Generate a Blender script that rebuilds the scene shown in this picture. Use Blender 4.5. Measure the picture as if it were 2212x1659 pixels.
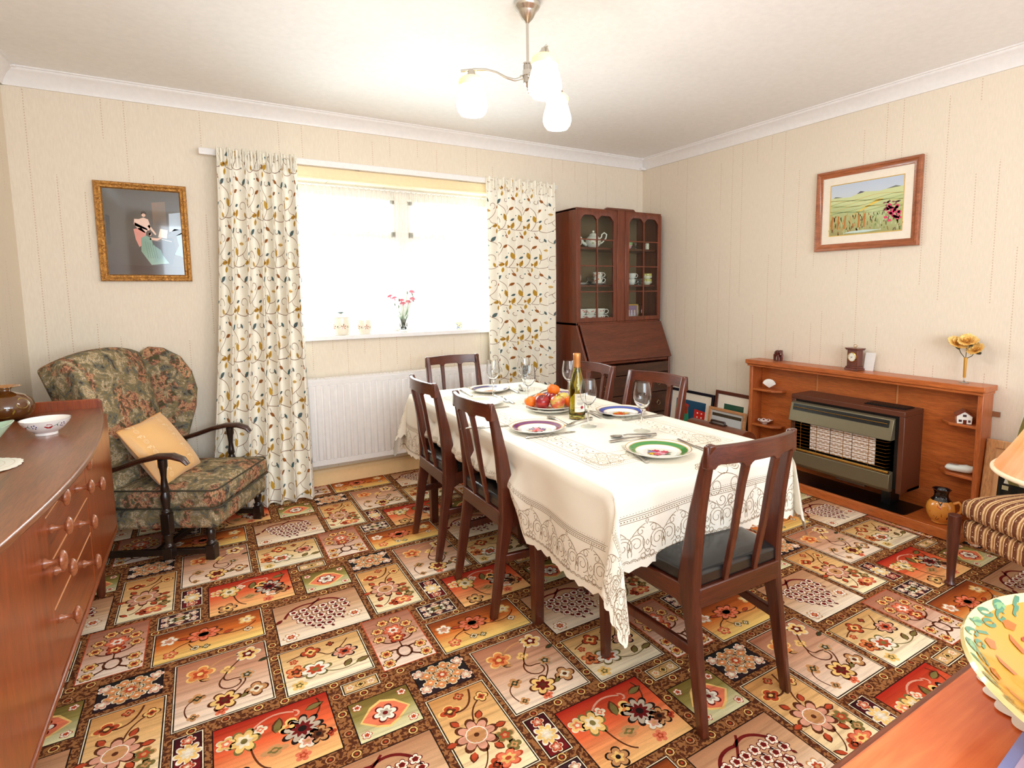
import bpy, bmesh, math, random
from math import sin, cos, pi, radians, hypot, atan2, sqrt
from mathutils import Vector, Matrix
random.seed(7)
for o in list(bpy.data.objects): bpy.data.objects.remove(o)
C = bpy.context.scene.collection
SC = bpy.context.scene

# ------------------------------------------------------------ camera
# room frame: x along the window wall, y towards it, z up; metres
D, W, XL, YB, ZC, CAMZ = 3.7223, 3.2661, -0.753, -1.75, 2.31, 1.2275
cd = bpy.data.cameras.new('camera'); cam = bpy.data.objects.new('camera', cd); C.objects.link(cam)
SC.camera = cam
YAW, PIT, ROL, FPX, PX, PY = 0.5456, 0.1052, -0.0087, 1210.55, 1172.24, 755.33
_f = Vector((sin(YAW)*cos(PIT), cos(YAW)*cos(PIT), -sin(PIT))); _r = Vector((cos(YAW), -sin(YAW), 0)); _u = _r.cross(_f)
_R = _r*cos(ROL)+_u*sin(ROL); _U = -_r*sin(ROL)+_u*cos(ROL)
m = Matrix((( _R.x,_U.x,-_f.x),(_R.y,_U.y,-_f.y),(_R.z,_U.z,-_f.z))).to_4x4(); m.translation = (0,0,CAMZ)
cam.matrix_world = m
cd.sensor_fit = 'HORIZONTAL'; cd.sensor_width = 36.0; cd.lens = 36.0*FPX/2212
cd.shift_x = (1106-PX)/2212; cd.shift_y = (PY-829.5)/2212
cd.clip_start = 0.02; cd.clip_end = 60

# ------------------------------------------------------------ light and exposure
SC.view_settings.view_transform = 'Standard'; SC.view_settings.look = 'None'
SC.view_settings.gamma = 1.0; SC.view_settings.use_curve_mapping = False
SC.view_settings.exposure = 0.03
SC.cycles.max_bounces = 8; SC.cycles.diffuse_bounces = 5; SC.cycles.transparent_max_bounces = 16
SC.cycles.caustics_reflective = False; SC.cycles.caustics_refractive = False
SC.cycles.sample_clamp_indirect = 6
SC.cycles.use_denoising = True
wd = bpy.data.worlds.new('daylight'); SC.world = wd; wd.use_nodes = True
wd.node_tree.nodes['Background'].inputs[0].default_value = (0.93, 0.97, 1.0, 1)
wd.node_tree.nodes['Background'].inputs[1].default_value = 4.0

def area(name, loc, rot, sx, sy, power, col=(1,1,1)):
    l = bpy.data.lights.new(name, 'AREA'); l.shape = 'RECTANGLE'; l.size = sx; l.size_y = sy; l.energy = power; l.color = col
    o = bpy.data.objects.new(name, l); o.location = loc; o.rotation_euler = rot; C.objects.link(o); return o
def point(name, loc, power, r, col=(1,1,1)):
    l = bpy.data.lights.new(name, 'POINT'); l.energy = power; l.shadow_soft_size = r; l.color = col
    o = bpy.data.objects.new(name, l); o.location = loc; C.objects.link(o); return o
# daylight at the window, fill light added at an invented window behind the camera, and the photographer's flash
area('window_daylight', (1.17, D+0.42, 1.46), (radians(-90),0,0), 1.6, 1.0, 80, (0.80,0.91,1.0))
area('rear_fill_light', (0.5, YB-0.25, 1.35), (radians(90),0,0), 2.2, 1.7, 88, (0.72,0.88,1.0))
point('camera_flash', (0.03, -0.10, 1.36), 7, 0.07, (0.84,0.94,1.0))

# ------------------------------------------------------------ colours and materials
def lin(c):
    c = c/255.0
    return c/12.92 if c <= 0.04045 else ((c+0.055)/1.055)**2.4
def rgb(*c):
    if len(c) == 1: c = c[0]
    return (lin(c[0]), lin(c[1]), lin(c[2]), 1.0)
_M = {}
class N:
    """small node tree helper"""
    def __init__(s, name):
        s.m = bpy.data.materials.new(name); s.m.use_nodes = True; s.t = s.m.node_tree
        s.b = s.t.nodes['Principled BSDF']; s.tc = None
    def node(s, kind, **kw):
        n = s.t.nodes.new(kind)
        for k, v in kw.items(): setattr(n, k, v)
        return n
    def link(s, a, b): s.t.links.new(a, b)
    def coord(s, scale=(1,1,1), kind='Object', rot=(0,0,0)):
        if s.tc is None: s.tc = s.node('ShaderNodeTexCoord')
        mp = s.node('ShaderNodeMapping'); mp.inputs['Scale'].default_value = scale; mp.inputs['Rotation'].default_value = rot
        s.link(s.tc.outputs[kind], mp.inputs['Vector']); return mp.outputs[0]
    def noise(s, vec, scale=5, detail=3, rough=.5, dist=0):
        n = s.node('ShaderNodeTexNoise'); n.inputs['Scale'].default_value = scale; n.inputs['Detail'].default_value = detail
        n.inputs['Roughness'].default_value = rough; n.inputs['Distortion'].default_value = dist
        s.link(vec, n.inputs['Vector']); return n.outputs['Fac']
    def ramp(s, fac, stops, mode='LINEAR'):
        r = s.node('ShaderNodeValToRGB'); r.color_ramp.interpolation = mode; e = r.color_ramp.elements
        while len(e) < len(stops): e.new(0.5)
        for q, (p, c) in zip(e, stops): q.position = p; q.color = c
        s.link(fac, r.inputs[0]); return r.outputs[0]
    def math(s, op, a, b=None, c=None):
        n = s.node('ShaderNodeMath', operation=op)
        for i, v in enumerate((a, b, c)):
            if v is None: continue
            if hasattr(v, 'links') : s.link(v, n.inputs[i])
            else: n.inputs[i].default_value = v
        return n.outputs[0]
    def mix(s, fac, a, b, mode='MIX'):
        n = s.node('ShaderNodeMix', data_type='RGBA', blend_type=mode)
        for i, v in ((0, fac), (6, a), (7, b)):
            if hasattr(v, 'links'): s.link(v, n.inputs[i])
            else: n.inputs[i].default_value = v
        return n.outputs[2]
    def bump(s, h, strength=.3, dist=.002):
        n = s.node('ShaderNodeBump'); n.inputs['Strength'].default_value = strength; n.inputs['Distance'].default_value = dist
        s.link(h, n.inputs['Height']); s.link(n.outputs[0], s.b.inputs['Normal'])
    def base(s, v):
        if hasattr(v, 'links'): s.link(v, s.b.inputs['Base Color'])
        else: s.b.inputs['Base Color'].default_value = v
    def set(s, **kw):
        names = dict(rough='Roughness', metal='Metallic', coat='Coat Weight', coatr='Coat Roughness', trans='Transmission Weight',
                     ior='IOR', spec='Specular IOR Level', sheen='Sheen Weight', alpha='Alpha', sub='Subsurface Weight')
        for k, v in kw.items(): s.b.inputs[names[k]].default_value = v
        return s
def plain(name, c, rough=.5, metal=0, **kw):
    """one colour with a faint procedural mottle"""
    if name in _M: return _M[name]
    n = N(name); v = n.coord((1,1,1)); f = n.noise(v, 40, 2)
    a = rgb(c); b = tuple(min(1, x*1.02) for x in a[:3])+(1,); d = tuple(x*.975 for x in a[:3])+(1,)
    n.base(n.ramp(f, [(.3, d), (.7, b)])); n.set(rough=rough, metal=metal, **kw); _M[name] = n.m; return n.m
def wood(name, c1, c2, axis='Z', rough=.33, coat=.25, fine=1.0):
    if name in _M: return _M[name]
    n = N(name); s = {'X': (1.2,14,14), 'Y': (14,1.2,14), 'Z': (14,14,1.2)}[axis]
    v = n.coord(tuple(q*fine for q in s)); g = n.noise(v, 2.2, 6, .6, .6)
    v2 = n.coord(tuple(q*6*fine for q in s)); g2 = n.noise(v2, 3, 2, .5)
    c = n.ramp(g, [(.28, rgb(c1)), (.72, rgb(c2))])
    dark = n.ramp(g2, [(.35, (.72,.72,.72,1)), (.6, (1,1,1,1))])
    n.base(n.mix(1.0, c, dark, 'MULTIPLY')); n.set(rough=rough, coat=coat, coatr=.2); n.bump(g2, .12, .001)
    _M[name] = n.m; return n.m
def painted(name, rough=.5, coat=0.0, grain=0.0, gscale=400, streak=None, **kw):
    """colour carried by the mesh's own colour attribute (pattern of the thing itself)"""
    if name in _M: return _M[name]
    n = N(name); a = n.node('ShaderNodeAttribute', attribute_name='Col'); c = a.outputs['Color']
    if streak:
        g = n.noise(n.coord(streak), 1.0, 4, .6); c = n.mix(.55, c, n.ramp(g, [(.35, (.62,.52,.45,1)), (.5, (1,1,1,1)), (.68, (1.25,1.2,1.15,1))]), 'MULTIPLY')
    if grain:
        g = n.noise(n.coord((1,1,1)), gscale, 2, .6); k = 1-grain
        c = n.mix(1.0, c, n.ramp(g, [(.3, (k,k,k,1)), (.7, (1+grain*.6,)*3+(1,))]), 'MULTIPLY'); n.bump(g, .35, .001)
    n.base(c); n.set(rough=rough, coat=coat, **kw); _M[name] = n.m; return n.m
def metal(name, c, rough=.25):
    return plain(name, c, rough, 1.0)
def glassmat(name, c=(255,255,255), rough=0.0, ior=1.45, thin=None, fior=1.3):
    """thin: weight of clear see-through for thin sheets"""
    if name in _M: return _M[name]
    n = N(name); t = n.t
    if thin is None:
        n.base(rgb(c)); n.set(trans=1.0, rough=rough, ior=ior)
    else:
        out = t.nodes['Material Output']; g = n.node('ShaderNodeBsdfGlossy'); g.inputs['Roughness'].default_value = .03
        tr = n.node('ShaderNodeBsdfTransparent'); tr.inputs[0].default_value = rgb(c)
        fr = n.node('ShaderNodeFresnel'); fr.inputs[0].default_value = fior
        mx = n.node('ShaderNodeMixShader'); f = n.math('MULTIPLY', fr.outputs[0], thin)
        n.link(f, mx.inputs[0]); n.link(tr.outputs[0], mx.inputs[1]); n.link(g.outputs[0], mx.inputs[2]); n.link(mx.outputs[0], out.inputs[0])
    _M[name] = n.m; return n.m

# ------------------------------------------------------------ mesh tools
class MB:
    """collects shapes; build() links them as one mesh object"""
    def __init__(s): s.v = []; s.f = []; s.c = []; s.col = None; s.mi = []; s.m = 0
    def face(s, idx, col=None):
        s.f.append(tuple(idx)); s.c.append(col or s.col); s.mi.append(s.m)
    def add(s, pts, faces, col=None):
        k = len(s.v); s.v += [tuple(p) for p in pts]
        for f in faces: s.face([i+k for i in f], col)
        return s
    def box(s, x0, x1, y0, y1, z0, z1, col=None):
        return s.hexa([(x0,y0,z0),(x1,y0,z0),(x1,y1,z0),(x0,y1,z0),(x0,y0,z1),(x1,y0,z1),(x1,y1,z1),(x0,y1,z1)], col)
    def hexa(s, p, col=None):
        return s.add(p, [(3,2,1,0),(4,5,6,7),(0,1,5,4),(1,2,6,5),(2,3,7,6),(3,0,4,7)], col)
    def prism(s, poly, axis, a, b, col=None):
        """polygon in the plane across axis, from a to b. axis x: poly=(y,z); y: (x,z); z: (x,y)"""
        def P(q, t):
            return {'x': (t, q[0], q[1]), 'y': (q[0], t, q[1]), 'z': (q[0], q[1], t)}[axis]
        n = len(poly); pts = [P(q, a) for q in poly]+[P(q, b) for q in poly]
        return s.add(pts, [tuple(range(n-1, -1, -1)), tuple(range(n, 2*n))]+[(i, (i+1) % n, n+(i+1) % n, n+i) for i in range(n)], col)
    def lathe(s, prof, c=(0,0,0), seg=32, cap0=True, cap1=True, cols=None, sx=1, sy=1):
        k = len(s.v)
        for r, z in prof:
            for i in range(seg):
                a = 2*pi*i/seg; s.v.append((c[0]+r*cos(a)*sx, c[1]+r*sin(a)*sy, c[2]+z))
        for j in range(len(prof)-1):
            for i in range(seg):
                q = (k+j*seg+i, k+j*seg+(i+1) % seg, k+(j+1)*seg+(i+1) % seg, k+(j+1)*seg+i)
                s.face(q, cols[j] if cols else None)
        if cap0 and prof[0][0] > 1e-6: s.face([k+i for i in range(seg-1, -1, -1)], cols[0] if cols else None)
        if cap1 and prof[-1][0] > 1e-6: s.face([k+(len(prof)-1)*seg+i for i in range(seg)], cols[-1] if cols else None)
        return s
    def tube(s, pts, r, seg=8, sx=1.0, closed=False, col=None):
        """swept tube; r number or list; sx squashes the section sideways"""
        pts = [Vector(p) for p in pts]; n = len(pts); k = len(s.v)
        if not hasattr(r, '__len__'): r = [r]*n
        up = Vector((0,0,1)); prev = None
        for i, p in enumerate(pts):
            a = pts[(i-1) % n] if (closed or i > 0) else p; b = pts[(i+1) % n] if (closed or i < n-1) else p
            t = (b-a).normalized()
            if prev is None:
                side = t.cross(up) if abs(t.z) < .95 else t.cross(Vector((0,1,0)))
            else: side = prev-t*prev.dot(t)
            side.normalize(); prev = side; nn = side.cross(t)
            for j in range(seg):
                an = 2*pi*j/seg+pi/seg; s.v.append(tuple(p+side*(cos(an)*r[i]*sx)+nn*(sin(an)*r[i])))
        m = n if closed else n-1
        for i in range(m):
            for j in range(seg):
                i2 = (i+1) % n
                s.face((k+i*seg+j, k+i*seg+(j+1) % seg, k+i2*seg+(j+1) % seg, k+i2*seg+j), col)
        if not closed:
            s.face([k+j for j in range(seg-1, -1, -1)], col); s.face([k+(n-1)*seg+j for j in range(seg)], col)
        return s
    def grid(s, nu, nv, fn, col=None, wrap=False):
        k = len(s.v)
        for j in range(nv+1):
            for i in range(nu+1): s.v.append(tuple(fn(i/nu, j/nv)))
        for j in range(nv):
            for i in range(nu):
                a = k+j*(nu+1)+i; s.face((a, a+1, a+nu+2, a+nu+1), col)
        return s
    def ball(s, c, r, seg=20, rings=12, sx=1, sy=1, sz=1, col=None):
        prof = [(max(1e-5, r*sin(pi*j/rings)), -r*cos(pi*j/rings)*sz) for j in range(rings+1)]
        kc = s.col; s.col = col or kc; s.lathe(prof, c, seg, False, False, None, sx, sy); s.col = kc; return s
    def build(s, name, mat, parent=None, smooth=35, bevel=0, loc=None, solid=0, subsurf=0, seg=2):
        me = bpy.data.meshes.new(name); me.from_pydata(s.v, [], s.f)
        mats = mat if isinstance(mat, (list, tuple)) else [mat]
        for q in mats: me.materials.append(q)
        if len(mats) > 1: me.polygons.foreach_set('material_index', s.mi)
        if any(c is not None for c in s.c):
            at = me.color_attributes.new('Col', 'FLOAT_COLOR', 'CORNER'); buf = []
            for f, c in zip(s.f, s.c):
                c = c or (1,1,1,1)
                if isinstance(c[0], (tuple, list)):
                    for q in c: buf += list(q[:3])+[1.0]
                else: buf += (list(c[:3])+[1.0])*len(f)
            at.data.foreach_set('color', buf)
        if smooth:
            me.polygons.foreach_set('use_smooth', [True]*len(me.polygons)); me.set_sharp_from_angle(angle=radians(smooth))
        me.update(); o = bpy.data.objects.new(name, me); C.objects.link(o)
        if parent: o.parent = parent
        if loc: o.location = loc
        if solid:
            q = o.modifiers.new('thickness', 'SOLIDIFY'); q.thickness = solid; q.offset = 0
        if bevel:
            q = o.modifiers.new('edges', 'BEVEL'); q.width = bevel; q.segments = seg; q.limit_method = 'ANGLE'; q.angle_limit = radians(40)
        if subsurf:
            q = o.modifiers.new('round', 'SUBSURF'); q.levels = subsurf; q.render_levels = subsurf
        return o
def tag(o, label=None, cat=None, group=None, kind=None):
    if label: o['label'] = label
    if cat: o['category'] = cat
    if group: o['group'] = group
    if kind: o['kind'] = kind
    return o
def thing(name, label, cat, loc=(0,0,0), rz=0, group=None):
    o = bpy.data.objects.new(name, None); o.empty_display_size = .05; C.objects.link(o)
    o.location = loc; o.rotation_euler = (0,0,rz); return tag(o, label, cat, group)
def copy_tree(o, parent=None, loc=None, rz=None, label=None, group=None):
    c = o.copy(); C.objects.link(c); c.parent = parent
    for ch in list(o.children): copy_tree(ch, c)
    if loc is not None: c.location = loc
    if rz is not None: c.rotation_euler = (0,0,rz)
    if label: c['label'] = label
    if group: c['group'] = group
    return c
def struct(o): o['kind'] = 'structure'; return o

# ------------------------------------------------------------ pattern drawing on a surface
class Paint:
    """draws flat shapes in a 2-D pattern space and lays them on a surface through fn(x, y, height)"""
    def __init__(s, mb, fn): s.mb = mb; s.fn = fn; s.h = 0.0
    def poly(s, pts, col):
        if not isinstance(col[0], (tuple, list)): col = tuple(col)
        s.mb.add([s.fn(x, y, s.h) for x, y in pts], [tuple(range(len(pts)))], col)
    def rib(s, pts, w, col, closed=False):
        n = len(pts)
        if n < 2: return
        k = len(s.mb.v)
        for i in range(n):
            a = pts[(i-1) % n] if (closed or i) else pts[i]; b = pts[(i+1) % n] if (closed or i < n-1) else pts[i]
            dx, dy = b[0]-a[0], b[1]-a[1]; L = hypot(dx, dy) or 1; ox, oy = -dy/L*w/2, dx/L*w/2
            s.mb.v.append(tuple(s.fn(pts[i][0]+ox, pts[i][1]+oy, s.h))); s.mb.v.append(tuple(s.fn(pts[i][0]-ox, pts[i][1]-oy, s.h)))
        for i in range(n if closed else n-1):
            j = (i+1) % n; s.mb.face((k+2*i, k+2*i+1, k+2*j+1, k+2*j), col)
    def circ(s, x, y, r, col, n=10, ry=None, rot=0):
        ry = ry or r; s.poly([(x+r*cos(2*pi*i/n)*cos(rot)-ry*sin(2*pi*i/n)*sin(rot), y+r*cos(2*pi*i/n)*sin(rot)+ry*sin(2*pi*i/n)*cos(rot)) for i in range(n)], col)
    def ring(s, x, y, r, w, col, n=12, ry=None):
        ry = ry or r; s.rib([(x+r*cos(2*pi*i/n), y+ry*sin(2*pi*i/n)) for i in range(n)], w, col, True)
    def leaf(s, x, y, L, wd, ang, col, vein=None):
        c, q = cos(ang), sin(ang); pr = [(0,0),(.25,.42),(.55,.5),(.8,.3),(1,0),(.8,-.3),(.55,-.5),(.25,-.42)]
        s.poly([(x+a*L*c-b*wd*q, y+a*L*q+b*wd*c) for a, b in pr], col)
        if vein: s.h += .0002; s.rib([(x, y), (x+L*.9*c, y+L*.9*q)], wd*.12, vein); s.h -= .0002
    def flower(s, x, y, r, n, col, col2, edge=None, inner=.35, rot=0, ry=1.0):
        def pts(k): 
            return [(x+r*k*(.60+.40*abs(cos(n*a/2))**.7)*cos(a+rot), y+ry*r*k*(.60+.40*abs(cos(n*a/2))**.7)*sin(a+rot)) for a in [2*pi*i/(n*6) for i in range(n*6)]]
        h = s.h
        if edge: s.poly(pts(1.0), edge); s.h += .0002; s.poly(pts(.84), col)
        else: s.poly(pts(1.0), col)
        s.h += .0002; s.poly([(x+r*.55*(.8+.2*cos(n*a))*cos(a+rot), y+ry*r*.55*(.8+.2*cos(n*a))*sin(a+rot)) for a in [2*pi*i/(n*4) for i in range(n*4)]], col2)
        s.h += .0002; s.circ(x, y, r*inner*.6, edge or col, 8, r*inner*.6*ry); s.h = h
def curl(x, y, r, a0, turns, n=14, shrink=.25, sgn=1):
    return [(x+r*(1-(1-shrink)*t)*cos(a0+sgn*2*pi*turns*t), y+r*(1-(1-shrink)*t)*sin(a0+sgn*2*pi*turns*t)) for t in [i/(n-1) for i in range(n)]]
def bez(p0, p1, p2, n=10):
    return [((1-t)**2*p0[0]+2*t*(1-t)*p1[0]+t*t*p2[0], (1-t)**2*p0[1]+2*t*(1-t)*p1[1]+t*t*p2[1]) for t in [i/(n-1) for i in range(n)]]
# ------------------------------------------------------------ materials used in several places
mahog = wood('mahogany', (62,24,14), (104,46,26), 'Z', .3, .35)
mahogX = wood('mahogany_across', (64,26,15), (108,48,28), 'X', .3, .35)
teak = wood('teak', (122,54,22), (160,80,36), 'Y', .34, .2)
teakZ = wood('teak_upright', (128,58,27), (168,86,44), 'Z', .34, .2)
surround = wood('surround_teak', (176,88,36), (208,116,54), 'X', .36, .2)
surroundZ = wood('surround_teak_upright', (172,86,40), (202,112,56), 'Z', .36, .2)
bureau_wood = wood('bureau_oak', (90,38,20), (132,62,34), 'Z', .32, .3)
bureau_x = wood('bureau_oak_across', (82,36,20), (118,56,32), 'X', .32, .3)
darkoak = wood('dark_oak', (34,18,13), (66,38,24), 'Z', .3, .35)
white_paint = plain('white_gloss', (238,234,232), .35)
cream_paint = plain('cream_gloss', (250,215,160), .4)
china = plain('white_china', (244,240,232), .12, coat=.5)
steel = metal('cutlery_steel', (200,196,190), .18)
chrome = metal('brushed_nickel', (205,200,192), .25)
brass = metal('brass', (205,160,80), .22)
clear = glassmat('clear_glass', (255,255,255))
def footglass():
    n = N('foot_glass'); lw = n.node('ShaderNodeLayerWeight'); lw.inputs[0].default_value = .25; g = n.node('ShaderNodeBsdfGlossy'); g.inputs['Roughness'].default_value = .05
    tr = n.node('ShaderNodeBsdfTransparent'); tr.inputs[0].default_value = (.93,.94,.93,1); mx = n.node('ShaderNodeMixShader'); n.link(n.math('MULTIPLY', n.math('POWER', lw.outputs['Facing'], 2.5), .45), mx.inputs[0]); n.link(tr.outputs[0], mx.inputs[1]); n.link(g.outputs[0], mx.inputs[2]); n.link(mx.outputs[0], n.t.nodes['Material Output'].inputs[0]); return n.m
foot_glass = footglass()
pane_glass = glassmat('pane_glass', (250,252,250), thin=.7)
vinyl = plain('black_vinyl', (26,27,28), .32, coat=.35)

# ------------------------------------------------------------ room shell
def wallpaper(name, along):
    n = N(name); v = n.coord((1,1,1)); s = n.node('ShaderNodeSeparateXYZ'); n.link(v, s.inputs[0])
    u = s.outputs[along]; z = s.outputs[2]
    q = n.math('DIVIDE', u, .105); cell = n.math('FLOOR', q); fr = n.math('FRACT', q)
    wn = n.node('ShaderNodeTexWhiteNoise', noise_dimensions='1D'); n.link(cell, wn.inputs['W'])
    ctr = n.math('MULTIPLY_ADD', wn.outputs['Value'], .4, .3)
    d = n.math('ABSOLUTE', n.math('SUBTRACT', fr, ctr)); line = n.math('LESS_THAN', d, .021)
    fr2 = n.math('FRACT', n.math('DIVIDE', z, .0135)); dot = n.math('LESS_THAN', fr2, .52)
    zz = n.math('ADD', n.math('DIVIDE', z, .34), n.math('MULTIPLY', wn.outputs['Value'], 7.0)); seg = n.math('FLOOR', zz)
    cb = n.node('ShaderNodeCombineXYZ'); n.link(cell, cb.inputs[0]); n.link(seg, cb.inputs[1])
    w2 = n.node('ShaderNodeTexWhiteNoise', noise_dimensions='2D'); n.link(cb.outputs[0], w2.inputs['Vector'])
    on = n.math('GREATER_THAN', w2.outputs['Value'], .42)
    k = n.math('MULTIPLY', n.math('MULTIPLY', line, dot), on)
    g = n.noise(n.coord((300,300,30)), 1, 2); f2 = n.noise(n.coord((30,30,300)), 1, 2)
    base = n.ramp(g, [(.3, rgb(226,212,192)), (.7, rgb(234,221,202))])
    n.base(n.mix(n.math('MULTIPLY', k, .55), base, rgb(186,150,116))); n.set(rough=.6, spec=.3)
    n.bump(n.math('ADD', g, f2), .12, .001); return n.m
wp_x = wallpaper('wallpaper_window_wall', 0); wp_y = wallpaper('wallpaper_side_wall', 1)
ceil_m = plain('ceiling_paint', (247,246,245), .8)

WX0, WX1, WZ0, WZ1 = 0.36, 1.99, 0.955, 1.925        # window opening
b = MB(); T = .22
b.box(XL-T, WX0, D, D+T, -.05, 2.5); b.box(WX1, W+T, D, D+T, -.05, 2.5); b.box(WX0, WX1, D, D+T, -.05, WZ0-.02); b.box(WX0, WX1, D, D+T, WZ1, 2.5)
struct(b.build('wall_back', wp_x))
b = MB(); b.box(W, W+T, YB-T, D, -.05, 2.5); struct(b.build('wall_right', wp_y))
b = MB(); b.box(XL-T, XL, YB-T, D, -.05, 2.5); struct(b.build('wall_left', wp_y))
b = MB(); b.box(XL, -.45, YB-T, YB, -.05, 2.5); b.box(3.0, W, YB-T, YB, -.05, 2.5); b.box(-.45, 3.0, YB-T, YB, -.05, .5); b.box(-.45, 3.0, YB-T, YB, 2.2, 2.5)
struct(b.build('wall_front', wp_x))
b = MB(); b.box(XL, W, YB, D, ZC, ZC+.1); struct(b.build('ceiling', ceil_m))
# invented rear window, out of view, added to go with the fill light
b = MB()
for x in (-.45, .68, 1.84, 2.95): b.box(x, x+.05, YB-.14, YB-.08, .5, 2.2)
b.box(-.45, 3.0, YB-.14, YB-.08, .5, .56); b.box(-.45, 3.0, YB-.14, YB-.08, 2.14, 2.2)
struct(b.build('window_added', white_paint))

# cornice: cove with a small step, swept round the walls
prof = [(0,-.083),(.010,-.083),(.012,-.074),(.020,-.058),(.034,-.034),(.050,-.020),(.056,-.016),(.058,-.008),(.066,-.006),(.066,0),(0,0)]
b = MB(); b.prism([(D-a, ZC+z) for a, z in prof], 'x', XL, W); struct(b.build('trim_1', white_paint, smooth=50))
b = MB(); b.prism([(W-a, ZC+z) for a, z in prof], 'y', YB, D); struct(b.build('trim_2', white_paint, smooth=50))
b = MB(); b.prism([(XL+a, ZC+z) for a, z in prof], 'y', YB, D); struct(b.build('trim_3', white_paint, smooth=50))
b = MB()
for q in ((W, D, -1, -1),):                             # little moulded corner block
    x, y, sx, sy = q
    b.box(x-.05, x, y-.05, y, ZC-.088, ZC-.07); b.box(x-.078, x, y-.078, y, ZC-.012, ZC-.001)
struct(b.build('trim_4', white_paint, bevel=.004))
b = MB(); b.box(XL-.0, XL+.078, D-.078, D, ZC-.012, ZC-.001); struct(b.build('trim_5', white_paint, bevel=.004))
# skirting boards
b = MB(); b.prism([(D,0),(D-.022,0),(D-.022,.085),(D-.016,.098),(D,.104)], 'x', XL, W); struct(b.build('baseboard_back', cream_paint, smooth=20))
for ya, yb_ in ((2.50, D-.022), (YB, 1.09)):
    b = MB(); b.prism([(W,0),(W-.022,0),(W-.022,.085),(W-.016,.098),(W,.104)], 'y', ya, yb_); struct(b.build('baseboard_right', cream_paint, smooth=20))
b = MB(); b.prism([(XL,0),(XL+.022,0),(XL+.022,.085),(XL+.016,.098),(XL,.104)], 'y', YB, D-.022); struct(b.build('baseboard_left', cream_paint, smooth=20))

# ------------------------------------------------------------ carpet (the floor)
def carpet_field():
    n = N('carpet_field'); v = n.coord((1,1,1)); g = n.noise(v, 92, 1.5, .5, .8)
    pile = n.noise(n.coord((1,1,1)), 900, 2, .6)
    c = n.ramp(g, [(.47, rgb(92,48,28)), (.53, rgb(168,112,66))])
    c = n.mix(1.0, c, n.ramp(pile, [(.3, (.72,.72,.72,1)), (.7, (1.12,1.12,1.12,1))]), 'MULTIPLY')
    n.base(c); n.set(rough=.95, spec=.1); n.bump(pile, .4, .002); return n.m
car_f = carpet_field()
car_p = painted('carpet_pattern', .95, 0, .16, 800, streak=(3.0,60,1), spec=.1)
PXC, PYC = .8525, .905
K = dict(blk=rgb(38,24,20), crm=rgb(240,226,196), brn=rgb(96,50,28), tan=rgb(206,150,98), rust=rgb(190,76,44), org=rgb(232,140,80), gld=rgb(246,204,124),
         olv=rgb(126,112,62), pnk=rgb(222,160,134), mar=rgb(112,28,26), grn=rgb(60,66,44), sal=rgb(236,128,92), wht=rgb(250,240,222), gry=rgb(196,180,160))
patches = [
 ('pink', -.14,.115,1.79,2.11, [rgb(176,112,82), rgb(214,164,132), rgb(252,232,208)]),
 ('sunset', -.21,.12,2.16,2.35, [rgb(124,58,28), rgb(216,112,46), rgb(255,220,130)]),
 ('cream', -.205,-.08,2.395,2.475, [rgb(62,36,44), rgb(66,38,44), rgb(70,40,46)]),
 ('maroon', -.135,-.075,2.515,2.655, [rgb(66,22,28), rgb(88,26,30), rgb(122,30,32)]),
 ('red', -.045,.255,2.385,2.635, [rgb(172,38,24), rgb(232,104,62), rgb(255,204,134)]),
 ('tan', -.345,-.17,2.525,2.875, [rgb(206,146,84), rgb(236,190,128), rgb(253,238,196)]),
 ('dark', -.345,-.18,2.00,2.13, [rgb(36,34,32), rgb(40,34,34), rgb(52,34,38)]),
 ('vase', -.415,-.24,2.18,2.49, [rgb(168,108,84), rgb(208,152,124), rgb(252,232,212)]),
 ('grapes', .165,.475,2.05,2.32, [rgb(182,130,94), rgb(216,172,132), rgb(252,238,214)]),
 ('flowers', .155,.41,1.77,2.00, [rgb(206,156,96), rgb(240,206,148), rgb(254,244,216)]),
 ('strip', .305,.405,2.592,2.632, [rgb(196,150,92), rgb(220,178,120), rgb(220,178,120)]),
 ('green', .30,.475,2.37,2.535, [rgb(120,98,44), rgb(156,142,78), rgb(232,226,180)]),
]
def vine(P, pts, w=.004, col=None): P.rib(pts, w*1.25, col or K['brn'])
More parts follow.
